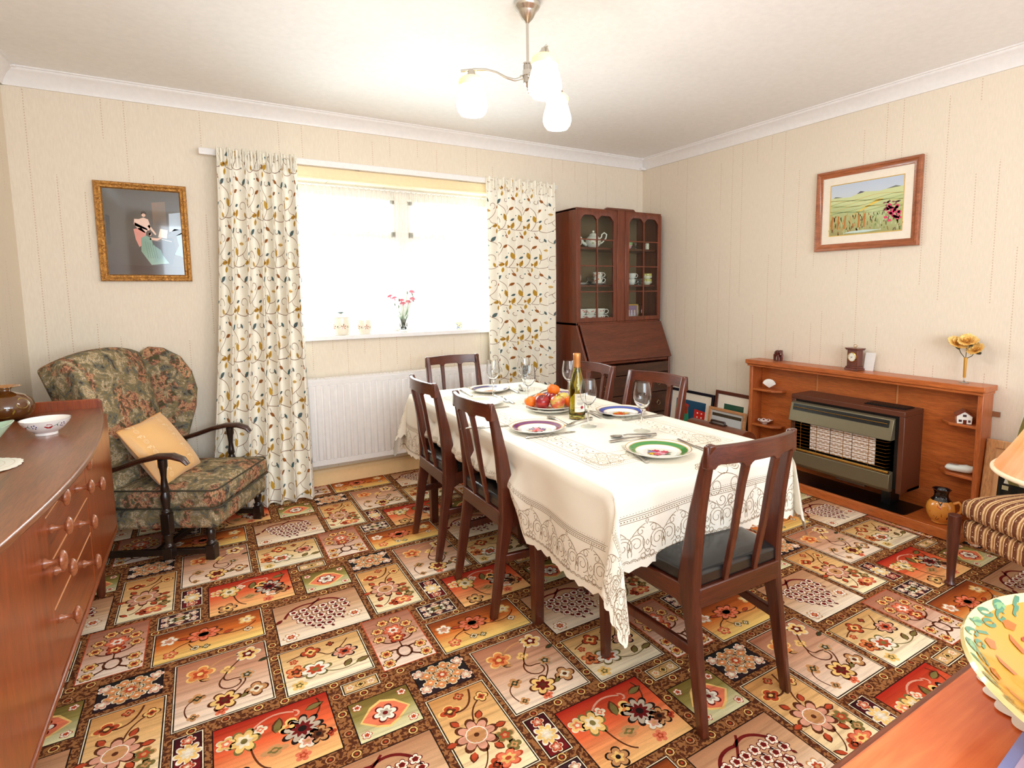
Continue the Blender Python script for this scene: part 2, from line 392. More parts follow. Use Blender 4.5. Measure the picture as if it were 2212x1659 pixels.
def motif(P, kind, X, Y, w, h):
    """X, Y turn 0..1 into the patch; y up is the dark end"""
    def lf2(x, y, ln, wd, ang, c):
        P.leaf(x-.001, y, ln*1.25, ln*1.25*wd, ang, K['brn']); P.h += .0002; P.leaf(x, y, ln*1.1, ln*1.1*wd*.75, ang, c); P.h -= .0002
    f = lambda a, b, r, *z, **k: P.flower(X(a), Y(b), r*(1.06 if r > .03 else 1.2), *z, **k)
    L = lambda a, b, ln, ang, c, wd=.5: lf2(X(a), Y(b), ln, wd, ang, c)
    if kind == 'pink':
        vine(P, bez((X(.5),Y(.2)),(X(.95),Y(.5)),(X(.55),Y(.5)))+bez((X(.55),Y(.5)),(X(.4),Y(.55)),(X(.75),Y(.85))), .004)
        vine(P, curl(X(.62),Y(.45),.05,2.2,.7), .004); vine(P, bez((X(.12),Y(.12)),(X(.02),Y(.35)),(X(.3),Y(.38))), .003); vine(P, bez((X(.3),Y(.75)),(X(.45),Y(.95)),(X(.75),Y(.9))), .005, K['tan'])
        f(.25,.75,.042,5,K['org'],K['rust'],K['gld']); f(.8,.86,.038,5,K['gld'],K['mar'],K['crm']); f(.5,.2,.044,6,K['gld'],K['mar'],K['brn']); f(.84,.22,.034,4,K['tan'],K['crm'],K['brn'])
        f(.22,.36,.02,4,K['tan'],K['grn']); f(.76,.5,.022,5,K['tan'],K['grn'],K['gry']); f(.55,.68,.018,4,K['gld'],K['tan']); f(.18,.1,.014,4,K['tan'],K['grn']); f(.46,.06,.016,5,K['sal'],K['rust'])
        L(.9,.66,.03,.3,K['grn']); L(.36,.6,.03,2.6,K['tan']); L(.66,.16,.03,.6,K['olv'])
    elif kind == 'sunset':
        vine(P, bez((X(.45),Y(.55)),(X(.8),Y(.2)),(X(.95),Y(.6))), .0035); vine(P, bez((X(.4),Y(.5)),(X(.1),Y(.4)),(X(.15),Y(.15))), .0035); vine(P, bez((X(.3),Y(.4)),(X(.35),Y(.1)),(X(.42),Y(.2))), .003)
        f(.44,.6,.058,8,K['sal'],K['rust'],K['brn'],inner=.5,ry=.75); P.h += .0006; P.circ(X(.44),Y(.6),.02,K['tan'],12,.014); P.h -= .0006
        f(.12,.68,.026,5,K['wht'],K['pnk'],K['tan']); f(.86,.72,.026,5,K['gld'],K['crm'],K['tan']); f(.14,.2,.02,5,K['sal'],K['gld'],K['rust']); f(.86,.35,.014,4,K['crm'],K['tan'],K['brn']); f(.36,.2,.013,4,K['crm'],K['olv'],K['brn']); f(.46,.16,.012,4,K['olv'],K['crm'])
        L(.62,.45,.03,.2,K['rust']); L(.3,.6,.03,2.9,K['rust'])
    elif kind == 'cream':
        for a, q in ((.5,.5),): f(a,q,.03,6,K['crm'],K['olv'],K['tan'],ry=.8)
        for a in (.15,.85):
            for q in (.25,.75): L(.5,.5,.048,atan2((q-.5)*h,(a-.5)*w),K['crm'],.45); f(a,q,.015,5,K['pnk'],K['crm'],K['wht'])
        f(.5,.88,.011,4,K['pnk'],K['crm']); f(.5,.12,.011,4,K['pnk'],K['crm'])
    elif kind == 'maroon':
        f(.5,.5,.03,8,K['gld'],K['crm'],K['wht'],ry=1.2); f(.5,.86,.017,5,K['rust'],K['pnk'],K['crm']); f(.5,.14,.017,5,K['rust'],K['pnk'],K['crm'])
    elif kind == 'red':
        vine(P, bez((X(.2),Y(.6)),(X(.4),Y(1.05)),(X(.68),Y(.85)))+curl(X(.68),Y(.8),.02,1.6,-.5,6), .005, K['pnk']); vine(P, bez((X(.28),Y(.6)),(X(.3),Y(.2)),(X(.42),Y(.12))), .004); vine(P, bez((X(.7),Y(.5)),(X(.98),Y(.7)),(X(.9),Y(.95))), .004)
        f(.24,.66,.04,6,K['gld'],K['crm'],K['olv'],ry=1.2); f(.1,.72,.024,5,K['gld'],K['sal'],K['crm']); f(.72,.52,.055,9,K['gry'],K['mar'],K['blk']); f(.64,.62,.03,4,K['gld'],K['org']); f(.84,.34,.036,6,K['tan'],K['brn'],K['blk']); f(.74,.3,.026,5,K['wht'],K['pnk'],K['tan'])
        f(.2,.14,.034,5,K['tan'],K['gld'],K['blk']); f(.47,.35,.03,4,K['tan'],K['olv'],ry=.6); L(.5,.6,.05,1.3,K['olv']); L(.78,.8,.045,.2,K['olv']); f(.38,.75,.016,4,K['crm'],K['sal']); f(.94,.3,.014,4,K['rust'],K['mar']); f(.68,.12,.018,5,K['sal'],K['rust'])
    elif kind == 'tan':
        vine(P, bez((X(.25),Y(.78)),(X(.6),Y(.7)),(X(.72),Y(.97))), .005); vine(P, bez((X(.5),Y(.6)),(X(.55),Y(.75)),(X(.8),Y(.82))), .004); vine(P, bez((X(.45),Y(.3)),(X(.35),Y(.15)),(X(.2),Y(.12))), .003); vine(P, bez((X(.6),Y(.3)),(X(.85),Y(.35)),(X(.8),Y(.25))), .003, K['olv'])
        f(.42,.46,.062,8,K['pnk'],K['tan'],K['brn'],inner=.2); P.h += .0006; P.ring(X(.42),Y(.46),.03,.003,K['wht'],14); P.h -= .0006
        for q in range(6): L(.42+.33*cos(q*1.05),.46+.17*sin(q*1.05),.028,q*1.05,K['rust'],.7)
        f(.24,.8,.03,4,K['rust'],K['brn'],K['gld'],ry=.8); f(.5,.93,.014,4,K['rust'],K['tan'],K['brn']); f(.84,.83,.02,4,K['gld'],K['rust'],K['brn']); f(.64,.13,.042,6,K['sal'],K['gld'],K['rust'],ry=.7); f(.44,.12,.02,4,K['rust'],K['brn'])
        f(.8,.34,.024,5,K['olv'],K['rust'],K['tan']); f(.84,.22,.018,4,K['olv'],K['tan']); L(.18,.1,.03,2.4,K['rust'])
    elif kind == 'dark':
        f(.5,.5,.032,8,K['tan'],K['rust'],K['crm'])
        for q in range(8):
            a = q*pi/4+.4; f(.5+.3*cos(a),.5+.34*sin(a),.021,4,K['tan'],K['org'],K['crm'],ry=.8)
        for a, q in ((.1,.2),(.1,.8),(.9,.2),(.9,.8)): f(a,q,.018,5,K['pnk'],K['crm'],K['wht'])
    elif kind == 'vase':
        P.ring(X(.5),Y(.22),.024,.008,K['brn'],12,.03)
        for sg in (-1,1):
            vine(P, bez((X(.5+.1*sg),Y(.28)),(X(.5+.3*sg),Y(.32)),(X(.5+.36*sg),Y(.24))), .006); vine(P, bez((X(.5+.1*sg),Y(.16)),(X(.5+.3*sg),Y(.05)),(X(.5+.38*sg),Y(.1))), .006); vine(P, bez((X(.5+.03*sg),Y(.42)),(X(.5+.35*sg),Y(.42)),(X(.5+.34*sg),Y(.6))), .005)
            for yy, xx in ((.09,.36),(.26,.34),(.56,.33),(.72,.3),(.86,.13)): f(.5+xx*sg,yy,.02,6,K['gld'],K['rust'],K['brn'])
        f(.5,.66,.036,6,K['sal'],K['wht'],K['rust']); f(.5,.5,.026,5,K['rust'],K['gld'],K['mar']); vine(P, [(X(.5),Y(.3)),(X(.5),Y(.6))], .004)
    elif kind == 'grapes':
        vine(P, bez((X(.1),Y(.62)),(X(.2),Y(.92)),(X(.45),Y(.86)))+bez((X(.45),Y(.86)),(X(.65),Y(.98)),(X(.8),Y(.72))), .008, K['mar']); vine(P, bez((X(.2),Y(.6)),(X(.35),Y(.7)),(X(.55),Y(.95))), .006, K['mar'])
        for r_ in range(5):
            nn = (6,6,5,4,2)[r_]
            for q in range(nn):
                a = .5+(q-(nn-1)/2)*.115+.02*(r_ % 2); yy = .72-r_*.125
                f(a,yy,.0165,5,K['wht'],K['sal'],K['mar'],inner=.7); L(a+.02,yy-.06,.014,-1.2,K['mar'],.6)
        f(.12,.13,.024,6,K['wht'],K['rust'],K['tan']); f(.86,.28,.024,6,K['wht'],K['rust'],K['tan']); L(.08,.62,.03,3.9,K['mar'])
    elif kind == 'flowers':
        vine(P, bez((X(.06),Y(.75)),(X(.35),Y(.9)),(X(.5),Y(.7)))+bez((X(.5),Y(.7)),(X(.6),Y(.5)),(X(.85),Y(.9))), .0035); vine(P, bez((X(.45),Y(.3)),(X(.65),Y(.1)),(X(.9),Y(.25))), .003, K['olv']); vine(P, bez((X(.1),Y(.5)),(X(.05),Y(.3)),(X(.25),Y(.3))), .003)
        f(.36,.38,.05,6,K['wht'],K['rust'],K['olv'],ry=.85); f(.76,.58,.042,6,K['pnk'],K['rust'],K['blk'],ry=.85); f(.14,.46,.032,5,K['org'],K['brn'],K['rust']); f(.36,.82,.028,4,K['rust'],K['gld'],K['brn']); f(.62,.88,.012,4,K['brn'],K['rust'])
        L(.7,.22,.035,.9,K['olv'],.6); L(.84,.24,.04,.2,K['olv'],.5); f(.14,.7,.012,5,K['rust'],K['tan']); f(.14,.14,.02,5,K['gld'],K['olv'])
    elif kind == 'strip':
        f(.5,.5,.013,4,K['gld'],K['grn'],K['brn'])
        for a in (.18,.82): f(a,.5,.011,5,K['crm'],K['org'])
    elif kind == 'green':
        P.poly([(X(.08),Y(.45)),(X(.3),Y(.75)),(X(.5),Y(.86)),(X(.72),Y(.75)),(X(.92),Y(.45)),(X(.68),Y(.22)),(X(.5),Y(.12)),(X(.3),Y(.22))], K['gld'])
        P.h += .0002; P.poly([(X(.12),Y(.46)),(X(.32),Y(.7)),(X(.5),Y(.8)),(X(.7),Y(.7)),(X(.88),Y(.46)),(X(.66),Y(.26)),(X(.5),Y(.17)),(X(.32),Y(.26))], K['sal']); P.h += .0002
        f(.5,.48,.036,6,K['wht'],K['gry'],K['mar']); P.h -= .0004
        for a, q in ((.12,.86),(.88,.86),(.12,.14),(.88,.14)): f(a,q,.013,5,K['wht'],K['rust'],K['rust'])
fb = MB(); ex0, ex1, ey0, ey1 = XL-.01, W+.01, -.6, D+.01
def clampf(x, y, h): return (min(max(x, ex0), ex1), min(max(y, ey0), ey1), h)
fb.m = 0; fb.add([(XL-.05,YB-.1,0),(W+.05,YB-.1,0),(W+.05,D+.05,0),(XL-.05,D+.05,0)], [(0,1,2,3)], K['brn'])
fb.m = 1; P = Paint(fb, clampf)
rings = []
for kd, x0, x1, y0, y1, cl in patches:
    for ax, lo, hi, fx in ((0, x0, x1, y1+.024), (0, x0, x1, y0-.024), (1, y0, y1, x0-.024), (1, y0, y1, x1+.024)):
        nn = max(1, round((hi-lo)/.075))
        for q in range(nn):
            t = lo+(hi-lo)*(q+.5)/nn; p = (t, fx) if ax == 0 else (fx, t)
            ok = True
            for (a, c2) in rings:
                for i in (-1,0,1):
                    for j in (-2,-1,0,1,2):
                        if hypot(p[0]-a-i*PXC, p[1]-c2-j*PYC-i*PYC/2) < .042: ok = False
            for k2, a0, a1, c0, c1, _ in patches:
                for i in (-1,0,1):
                    for j in (-2,-1,0,1,2):
                        if a0+i*PXC-.016 < p[0] < a1+i*PXC+.016 and c0+(j+i/2)*PYC-.016 < p[1] < c1+(j+i/2)*PYC+.016: ok = False
            if ok: rings.append(p)
for i in range(-2, 5):
    for j in range(-6, 6):
        ox, oy = i*PXC, (j+i/2)*PYC
        if oy+2.9 < 0.1 or oy+1.7 > D: continue
        for kd, x0, x1, y0, y1, cl in patches:
            a0, a1, b0, b1 = x0+ox, x1+ox, y0+oy, y1+oy
            if a1 < XL or a0 > W or b1 < 0.2 or b0 > D: continue
            if a0 > 3.0 and 1.3 < b0 < 2.4: continue
            def rect(e, c, h):
                P.h = h; P.poly([(a0-e,b0-e),(a1+e,b0-e),(a1+e,b1+e),(a0-e,b1+e)], c)
            if kd in ('pink','cream','tan','flowers','sunset','strip','maroon'): rect(.0085, K['blk'], .0002); rect(.0065, K['crm'], .0004)
            rect(.0035, K['blk'] if kd != 'vase' else K['rust'], .0006)
            P.h = .0008; ym = b0+(b1-b0)*.55
            t, mm, bt = cl[0], cl[1], cl[2]
            P.poly([(a0,b0),(a1,b0),(a1,ym),(a0,ym)], (bt,bt,mm,mm)); P.poly([(a0,ym),(a1,ym),(a1,b1),(a0,b1)], (mm,mm,t,t))
            P.h = .0010; motif(P, kd, lambda a: a0+(a1-a0)*a, lambda q: b0+(b1-b0)*q, a1-a0, b1-b0)
        for (x, y) in rings:
            x += ox; y += oy
            if x < XL or x > W or y < .2 or y > D: continue
            P.h = .0004; P.circ(x, y, .015, K['brn'], 8); P.h = .0006; P.ring(x, y, .0115, .0035, K['gld'] if (int(x*97)+int(y*89)) % 3 else K['tan'], 8); P.circ(x, y, .004, K['rust'], 6)
fl = fb.build('floor', [car_f, car_p], smooth=0); struct(fl)
b = MB(); b.box(XL-.05, W+.05, YB-.1, D+.05, -.06, -.001); struct(b.build('floor_base', plain('underlay', (120,90,70), .9)))

# ------------------------------------------------------------ window
b = MB(); y0, y1 = D+.13, D+.19
b.box(WX0, WX1, y0, y1, WZ1-.075, WZ1); b.box(WX0, WX1, y0, y1, WZ0-.02, WZ0+.05); b.box(WX0, WX0+.06, y0, y1, WZ0, WZ1); b.box(WX1-.06, WX1, y0, y1, WZ0, WZ1)
b.box(1.165, 1.255, y0-.01, y1, WZ0, WZ1); b.box(WX0, WX1, y0, y1, 1.535, 1.60)
for x0, x1 in ((WX0+.06, 1.165), (1.255, WX1-.06)):
    for q in ((x0,x1,1.60,1.635),(x0,x1,WZ1-.11,WZ1-.075)): b.box(q[0],q[1],y0-.012,y1,q[2],q[3])
    b.box(x0,x0+.035,y0-.012,y1,1.60,WZ1-.08); b.box(x1-.035,x1,y0-.012,y1,1.60,WZ1-.08)
win = struct(b.build('window_1', white_paint, bevel=.003))
b = MB(); b.box(WX0, WX1, D+.16, D+.164, WZ0, WZ1); b.build('window_pane', pane_glass, win)
for sx, x in ((1, .93), (-1, 1.52)):
    b = MB(); b.tube([(x,D+.114,1.618),(x+.03*sx,D+.110,1.63),(x+.09*sx,D+.110,1.628),(x+.13*sx,D+.112,1.626)], [.006,.007,.005,.004], 6); b.box(x-.012,x+.012,D+.108,D+.12,1.605,1.63); b.build('window_handle', white_paint, win)
b = MB(); b.box(WX0, WX1, D-.035, D+.13, WZ0-.028, WZ0); struct(b.build('window_sill', white_paint, bevel=.004))
b = MB(); b.box(WX0, WX1, D+.0, D+.13, WZ1-.004, WZ1+.02)
tl = plain('soffit_tile', (246,238,216), .5)
for k in range(9): b.box(WX0+k*.182, WX0+k*.182+.178, D+.005, D+.125, WZ1-.010, WZ1-.002)
struct(b.build('window_soffit', tl))
b = MB(); b.box(.30, 2.05, D-.018, D, 1.925, 1.985); b.box(.30, 2.05, D-.03, D, 1.915, 1.928); struct(b.build('window_lintel_board', plain('pelmet_cream', (246,222,178), .3), bevel=.003))
# curtain track
t = MB(); t.box(.04, 2.36, D-.062, D-.046, 1.985, 2.02); t = t.build('curtain_track', white_paint, bevel=.003)
tag(t, 'long white curtain track fixed above the window', 'curtain track')
for x in (.12, .9, 1.6, 2.28):
    b = MB(); b.box(x-.012, x+.012, D-.047, D, 1.99, 2.012); b.build('bracket', white_paint, t)
# net curtain
def net():
    n = N('net_voile'); t = n.t; out = t.nodes['Material Output']
    tr = n.node('ShaderNodeBsdfTransparent'); tl = n.node('ShaderNodeBsdfTranslucent'); df = n.node('ShaderNodeBsdfDiffuse')
    tl.inputs[0].default_value = rgb(250,246,236); df.inputs[0].default_value = rgb(250,244,228)
    g = n.noise(n.coord((160,1,6)), 1, 2); f = n.ramp(g, [(.35, (.28,)*3+(1,)), (.65, (.5,)*3+(1,))])
    a = n.node('ShaderNodeMixShader'); a.inputs[0].default_value = .6; n.link(df.outputs[0], a.inputs[1]); n.link(tl.outputs[0], a.inputs[2])
    mx = n.node('ShaderNodeMixShader'); n.link(f, mx.inputs[0]); n.link(tr.outputs[0], mx.inputs[1]); n.link(a.outputs[0], mx.inputs[2]); n.link(mx.outputs[0], out.inputs[0]); return n.m
b = MB(); b.grid(260, 6, lambda u, v: (WX0+.01+u*(WX1-WX0-.02), D+.092+.008*sin(u*2*pi*46+sin(u*17)), WZ0+.01+v*(WZ1-WZ0-.035)))
nc = b.build('net_curtain', net()); tag(nc, 'sheer white net curtain covering the window panes', 'net curtain')
b = MB(); b.tube([(WX0,D+.092,WZ1-.024),(WX1,D+.092,WZ1-.024)], .006, 8); b.build('rod', white_paint, nc)

# ------------------------------------------------------------ curtains
CV = dict(base=rgb(246,240,226), brn=rgb(128,78,48), och=rgb(190,146,52), teal=rgb(74,110,116), rust=rgb(160,98,44), pale=rgb(226,190,120))
cur_m = painted('printed_cotton', .85, 0, .05, 700, spec=.15)
def curtain(name, label, x0t, x1t, x0b, x1b, nfold, ph, zb, lift, cat='curtain'):
    U, H = 1.15, 2.02-zb
    def surf(u, z, h=0.0):
        t = min(max((2.02-(z))/2.0, 0), 1); q = u/U
        xa = x0t+(x0b-x0t)*t**1.6; xb = x1t+(x1b-x1t)*t**1.6
        am = .034*(.55+.45*min(1, t*4)) if z < 1.93 else .016
        nf = nfold
        a = 2*pi*nf*q+ph+.8*sin(q*9+ph)
        x = xa+(xb-xa)*(q+.012*sin(a+1.2)); y = D-.096-am*sin(a)-lift*max(0, t-.25)**2.2
        if z > 1.93: y += .009*sin(2*pi*34*q); x += .002*sin(2*pi*34*q+1)
        zz = z
        if z > 1.99: zz += .008*sin(2*pi*17*q+ph)
        # small offset towards the room
        return (x, y-h, zz)
    b = MB(); b.col = CV['base']; NU, NV = 340, 64
    b.grid(NU, NV, lambda u, v: surf(u*U, 2.02-v*H))
    P = Paint(b, lambda x, y, h: surf(min(max(x,0.003),U-.003), min(max(y, zb+.004), 2.012), h+.0012))
    rnd = random.Random(11)
    for iu in range(-1, 6):
        for iz in range(-1, 8):
            ox = iu*.265+.13*(iz % 2); oy = zb+iz*.27
            def V(pts, w=.003):
                P.h = 0; P.rib([(ox+a*1.13, oy+q*1.04) for a, q in pts if 0 < ox+a*1.13 < U and zb < oy+q*1.04 < 2.01], w, CV['brn'])
            def LF(a, q, L, ang, c):
                a *= 1.13; q *= 1.04; L *= 1.12
                if 0 < ox+a < U and zb+.01 < oy+q < 2.0: P.h = .0004; P.leaf(ox+a, oy+q, L, L*.5, ang, c, CV['brn'])
            V(bez((.0,.02),(.10,-.03),(.13,.07),12)+bez((.13,.07),(.15,.16),(.06,.19),12)[1:])
            V(curl(.055,.075,.035,-.4,.8,16,.3)); V(bez((.13,.07),(.2,.08),(.22,.15),10)); V(curl(.19,.17,.026,-1.2,.75,14,.3,1)); V(bez((.06,.19),(.02,.21),(.0,.26),8))
            V(curl(.13,.215,.024,.3,.7,12,.3,-1)); V(bez((.09,.02),(.15,.0),(.19,.03),8)); V(bez((.17,.085),(.18,.05),(.21,.05),6),.0025)
            LF(.13,.07,.05,1.9,CV['och']); LF(.06,.19,.045,.7,CV['teal']); LF(.0,.02,.045,1.2,CV['och']); LF(.22,.15,.036,.5,CV['rust']); LF(.19,.03,.042,.2,CV['och'])
            LF(.075,.045,.032,-1.2,CV['och']); LF(.145,.14,.036,-.1,CV['pale']); LF(.03,.215,.036,2.6,CV['rust']); LF(.165,.195,.03,2.2,CV['teal']); LF(.02,.09,.028,3.6,CV['teal']); LF(.21,.05,.026,-.9,CV['rust']); LF(.10,.24,.034,1.4,CV['och'])
            for a, q in ((.11,.12),(.25,.24),(.2,.02),(.05,.17)):
                if 0 < ox+a < U and zb+.01 < oy+q < 2.0: P.h = .0004; P.circ(ox+a, oy+q, .005, CV['teal'], 6)
    o = b.build(name, cur_m, smooth=60); tag(o, label, cat, None); return o
curtain('curtain', 'floor-length cream leaf-print curtain left of the window, behind the armchair', .115, .535, -.03, .52, 6.5, .4, .012, .27)
curtain('curtain', 'narrower cream leaf-print curtain right of the window, beside the bureau', 1.755, 2.305, 1.76, 2.29, 8, 2.0, .30, .0)

# ------------------------------------------------------------ radiator
r = thing('radiator', 'white ribbed panel radiator on the wall under the window', 'radiator', (1.088, D-.042, 0))
b = MB(); pr = []; n = 31; x0, x1 = -.652, .652; st = (x1-x0)/n
pts = []
for k in range(n):
    a = x0+k*st; pts += [(a+.004,.0),(a+.010,-.007),(a+st-.010,-.007),(a+st-.004,.0)]
poly = [(x0-.01,-.0)]+pts+[(x1+.01,.0),(x1+.01,.018),(x0-.01,.018)]
b.prism([(a, -.055+q) for a, q in poly], 'z', .185, .655)
b.box(x0-.012,x1+.012,-.058,-.036,.150,.186); b.box(x0-.012,x1+.012,-.058,-.036,.654,.688); b.build('front_panel', white_paint, r, bevel=.003)
b = MB(); b.box(x0-.014,x1+.014,-.056,.02,.688,.697)
for k in range(57): b.box(x0+.01+k*.0228, x0+.022+k*.0228, -.035, .0, .697, .699)
b.build('top_grille', white_paint, r)
for x in (x0-.012, x1+.002):
    b = MB(); b.box(x,x+.01,-.05,.02,.16,.69); b.build('side_panel', white_paint, r)
b = MB(); b.box(x0,x1,.0,.018,.16,.68); b.build('rear_panel', white_paint, r)
for x in (x0+.1, x1-.1):
    b = MB(); b.box(x-.015,x+.015,.018,.041,.3,.6); b.build('wall_bracket', white_paint, r)
# ------------------------------------------------------------ dining chairs
def make_chair(name, label):
    t = thing(name, label, 'chair', group='dining chairs round the table')
    # seat pad
    b = MB(); F = lambda u, v: None
    def top(u, v, z0, dome, ins=0):
        y = -.164+ins+v*(.388-2*ins); hw = (.172+.040*v)-ins; x = (u*2-1)*hw
        e = (1-(abs(u*2-1))**6)*(1-(abs(v*2-1))**6); return (x, y, z0+dome*e)
    b.grid(14, 12, lambda u, v: top(u, v, .450, .014)); b.grid(14, 12, lambda u, v: top(1-u, v, .405, 0))
    n = 15; m = 13
    k2 = n*m
    ring = [i for i in range(n)]+[n*j+n-1 for j in range(1, m)]+[n*(m-1)+i for i in range(n-2, -1, -1)]+[n*j for j in range(m-2, 0, -1)]
    def low(i): r_, c_ = divmod(i, n); return k2+r_*n+(n-1-c_)
    for q in range(len(ring)):
        a, c = ring[q], ring[(q+1) % len(ring)]; b.face((low(a), low(c), c, a))
    b.build('seat', vinyl, t, smooth=60, bevel=.010, seg=3)
    # rear legs, one sweep from foot to rail
    for s in (-1, 1):
        b = MB(); pr = [(-.222,0,.032,.024),(-.205,.12,.040,.025),(-.188,.25,.046,.026),(-.176,.34,.056,.027),(-.172,.385,.074,.028),(-.172,.43,.072,.028),(-.174,.50,.062,.027),(-.184,.62,.050,.026),(-.198,.72,.040,.025),(-.208,.782,.034,.025),(-.214,.822,.026,.024)]
        for (y, z, dp, th) in pr:
            xo = (.188-.010*(z/.82)); 
            b.v += [(s*(xo-th),y,z),(s*xo,y+.004,z),(s*xo,y+dp-.004,z),(s*(xo-th),y+dp,z)]
        for j in range(len(pr)-1):
            for i in range(4):
                q = (j*4+i, j*4+(i+1) % 4, j*4+4+(i+1) % 4, j*4+4+i); b.face(q if s > 0 else q[::-1])
        b.face((3,2,1,0) if s > 0 else (0,1,2,3)); e = (len(pr)-1)*4; b.face((e,e+1,e+2,e+3) if s > 0 else (e+3,e+2,e+1,e))
        b.build('leg', mahog, t, bevel=.005, smooth=40)
    for s in (-1, 1):
        b = MB(); 
        for z, w in ((0,.026),(.2,.034),(.405,.040)):
            b.v += [(s*.205-w/2*s-.0, .205-w/2, z), (s*.205+w/2*s, .205-w/2, z), (s*.205+w/2*s, .205+w/2, z), (s*.205-w/2*s, .205+w/2, z)]
        for j in range(2):
            for i in range(4):
                q = (j*4+i, j*4+(i+1) % 4, j*4+4+(i+1) % 4, j*4+4+i); b.face(q if s > 0 else q[::-1])
        b.face((3,2,1,0) if s > 0 else (0,1,2,3)); b.face((8,9,10,11) if s > 0 else (11,10,9,8))
        b.build('leg', mahog, t, bevel=.004)
    # curved top rail with shaped underside running into the slats
    slx = .060; bow = .034
    def yb(x): return -.2065-bow*(1-(x/.178)**2)+.0
    b = MB(); nseg = 48; xs = [-.181+.362*i/nseg for i in range(nseg+1)]
    def under(x):
        z = .768; rr = .012
        for c in (-.170, -slx, slx, .170):
            hw = .012 if abs(c) < .1 else .014
            d = abs(x-c)-hw
            if d < rr: z = min(z, .768-(rr-sqrt(max(0, rr*rr-(rr-max(d,0))**2))))
        return z
    for x in xs:
        y = yb(min(max(x,-.178),.178)); zt = .822-.004*abs(x)/.181; zu = under(x)
        b.v += [(x,y,zu),(x,y+.021,zu),(x,y+.017,zt),(x,y+.002,zt)]
    for j in range(nseg):
        for i in range(4): b.face((j*4+i, j*4+4+i, j*4+4+(i+1) % 4, j*4+(i+1) % 4))
    b.face((0,1,2,3)); e = nseg*4; b.face((e+3,e+2,e+1,e))
    b.build('top_rail', mahogX, t, bevel=.003, smooth=50)
    for s in (-1, 1):
        b = MB(); y1 = yb(slx)
        for z, y, w, d in ((.405,-.172,.017,.016),(.55,-.200,.019,.016),(.70,y1+.014,.022,.016),(.755,y1+.002,.024,.017),(.78,y1+.002,.026,.017)):
            b.v += [(s*slx-w/2,y,z),(s*slx+w/2,y,z),(s*slx+w/2,y+d,z),(s*slx-w/2,y+d,z)]
        for j in range(4):
            for i in range(4): b.face((j*4+i, j*4+(i+1) % 4, j*4+4+(i+1) % 4, j*4+4+i))
        b.face((3,2,1,0)); b.face((16,17,18,19)); b.build('back_slat', mahog, t, bevel=.003, smooth=50)
    b = MB(); b.box(-.165,.165,-.174,-.150,.350,.408); b.build('rear_rail', mahogX, t, bevel=.004)
    b = MB(); b.box(-.188,.188,.190,.214,.345,.405); b.build('front_rail', mahogX, t, bevel=.004)
    for s in (-1, 1):
        b = MB()
        st = [(-.150,.168,.335,.405),(-.120,.172,.338,.404),(-.10,.174,.350,.404),(.0,.184,.352,.404),(.19,.203,.352,.404)]
        for y, x, z0, z1 in st: b.v += [(s*(x-.011),y,z0),(s*(x+.011),y,z0),(s*(x+.011),y,z1),(s*(x-.011),y,z1)]
        for j in range(4):
            for i in range(4):
                q = (j*4+i, j*4+(i+1) % 4, j*4+4+(i+1) % 4, j*4+4+i); b.face(q[::-1] if s > 0 else q)
        b.face((0,1,2,3) if s > 0 else (3,2,1,0)); b.face((19,18,17,16) if s > 0 else (16,17,18,19))
        b.build('side_rail', wood('mahogany_along', (62,24,14), (104,46,26), 'Y', .3, .35), t, bevel=.003)
        b = MB(); b.hexa([(s*.166,-.170,.212),(s*.184,-.170,.212),(s*.214,.20,.212),(s*.196,.20,.212),(s*.166,-.170,.242),(s*.184,-.170,.242),(s*.214,.20,.242),(s*.196,.20,.242)] if s > 0 else
                         [(s*.184,-.170,.212),(s*.166,-.170,.212),(s*.196,.20,.212),(s*.214,.20,.212),(s*.184,-.170,.242),(s*.166,-.170,.242),(s*.196,.20,.242),(s*.214,.20,.242)])
        b.build('stretcher', mahog, t, bevel=.004)
    return t
ch = make_chair('dining_chair', 'slat-back dining chair nearest the camera, at the near end of the table')
ch.location = (1.290, 1.195, 0); ch.rotation_euler = (0,0,radians(-1.5))
for x, y, a, lb in ((1.075,1.977,-90,'slat-back dining chair on the left long side of the table, the one nearer the camera'),
                    (1.065,2.512,-91,'slat-back dining chair on the left long side of the table, the one nearer the window'),
                    (1.350,3.135,180,'slat-back dining chair at the far end of the table in front of the radiator'),
                    (1.660,2.505,93,'slat-back dining chair on the fireplace side of the table, behind the wine bottle'),
                    (1.690,2.005,98,'slat-back dining chair on the fireplace side, beside the plate with the bright blue rim')):
    copy_tree(ch, None, (x, y, 0), radians(a), lb)

# ------------------------------------------------------------ dining table and cloth
TX, TY, HX, HY, ZT = 1.372, 2.135, .402, .912, .655
tb = thing('dining_table', 'dark wood extending dining table hidden under a cream lace cloth', 'table', (TX,TY,0))
def outline(n=24):
    p = []
    for i in range(n+1): t = i/n; p.append((-HX+2*HX*t, -HY-.030*sin(pi*t)))
    for i in range(n+1): t = i/n; p.append((HX-2*HX*t, HY+.030*sin(pi*t)))
    return p
b = MB(); b.prism(outline(), 'z', .626, .650); b.build('tabletop', mahog, tb, bevel=.006)
b = MB(); b.box(-.33,.33,-.78,.78,.53,.626); b.build('apron', mahog, tb)
for x in (-.375, .375):
    for y in (-.44, .64):
        b = MB()
        for z, w in ((0,.036),(.62,.052)): b.v += [(x-w/2,y-w/2,z),(x+w/2,y-w/2,z),(x+w/2,y+w/2,z),(x-w/2,y+w/2,z)]
        b.face((3,2,1,0)); b.face((4,5,6,7))
        for i in range(4): b.face((i,(i+1) % 4,4+(i+1) % 4,4+i))
        b.build('leg', mahog, tb, bevel=.004)
LC = dict(base=rgb(246,240,226), line=rgb(150,126,100), hole=rgb(176,152,122), gold=rgb(214,194,158))
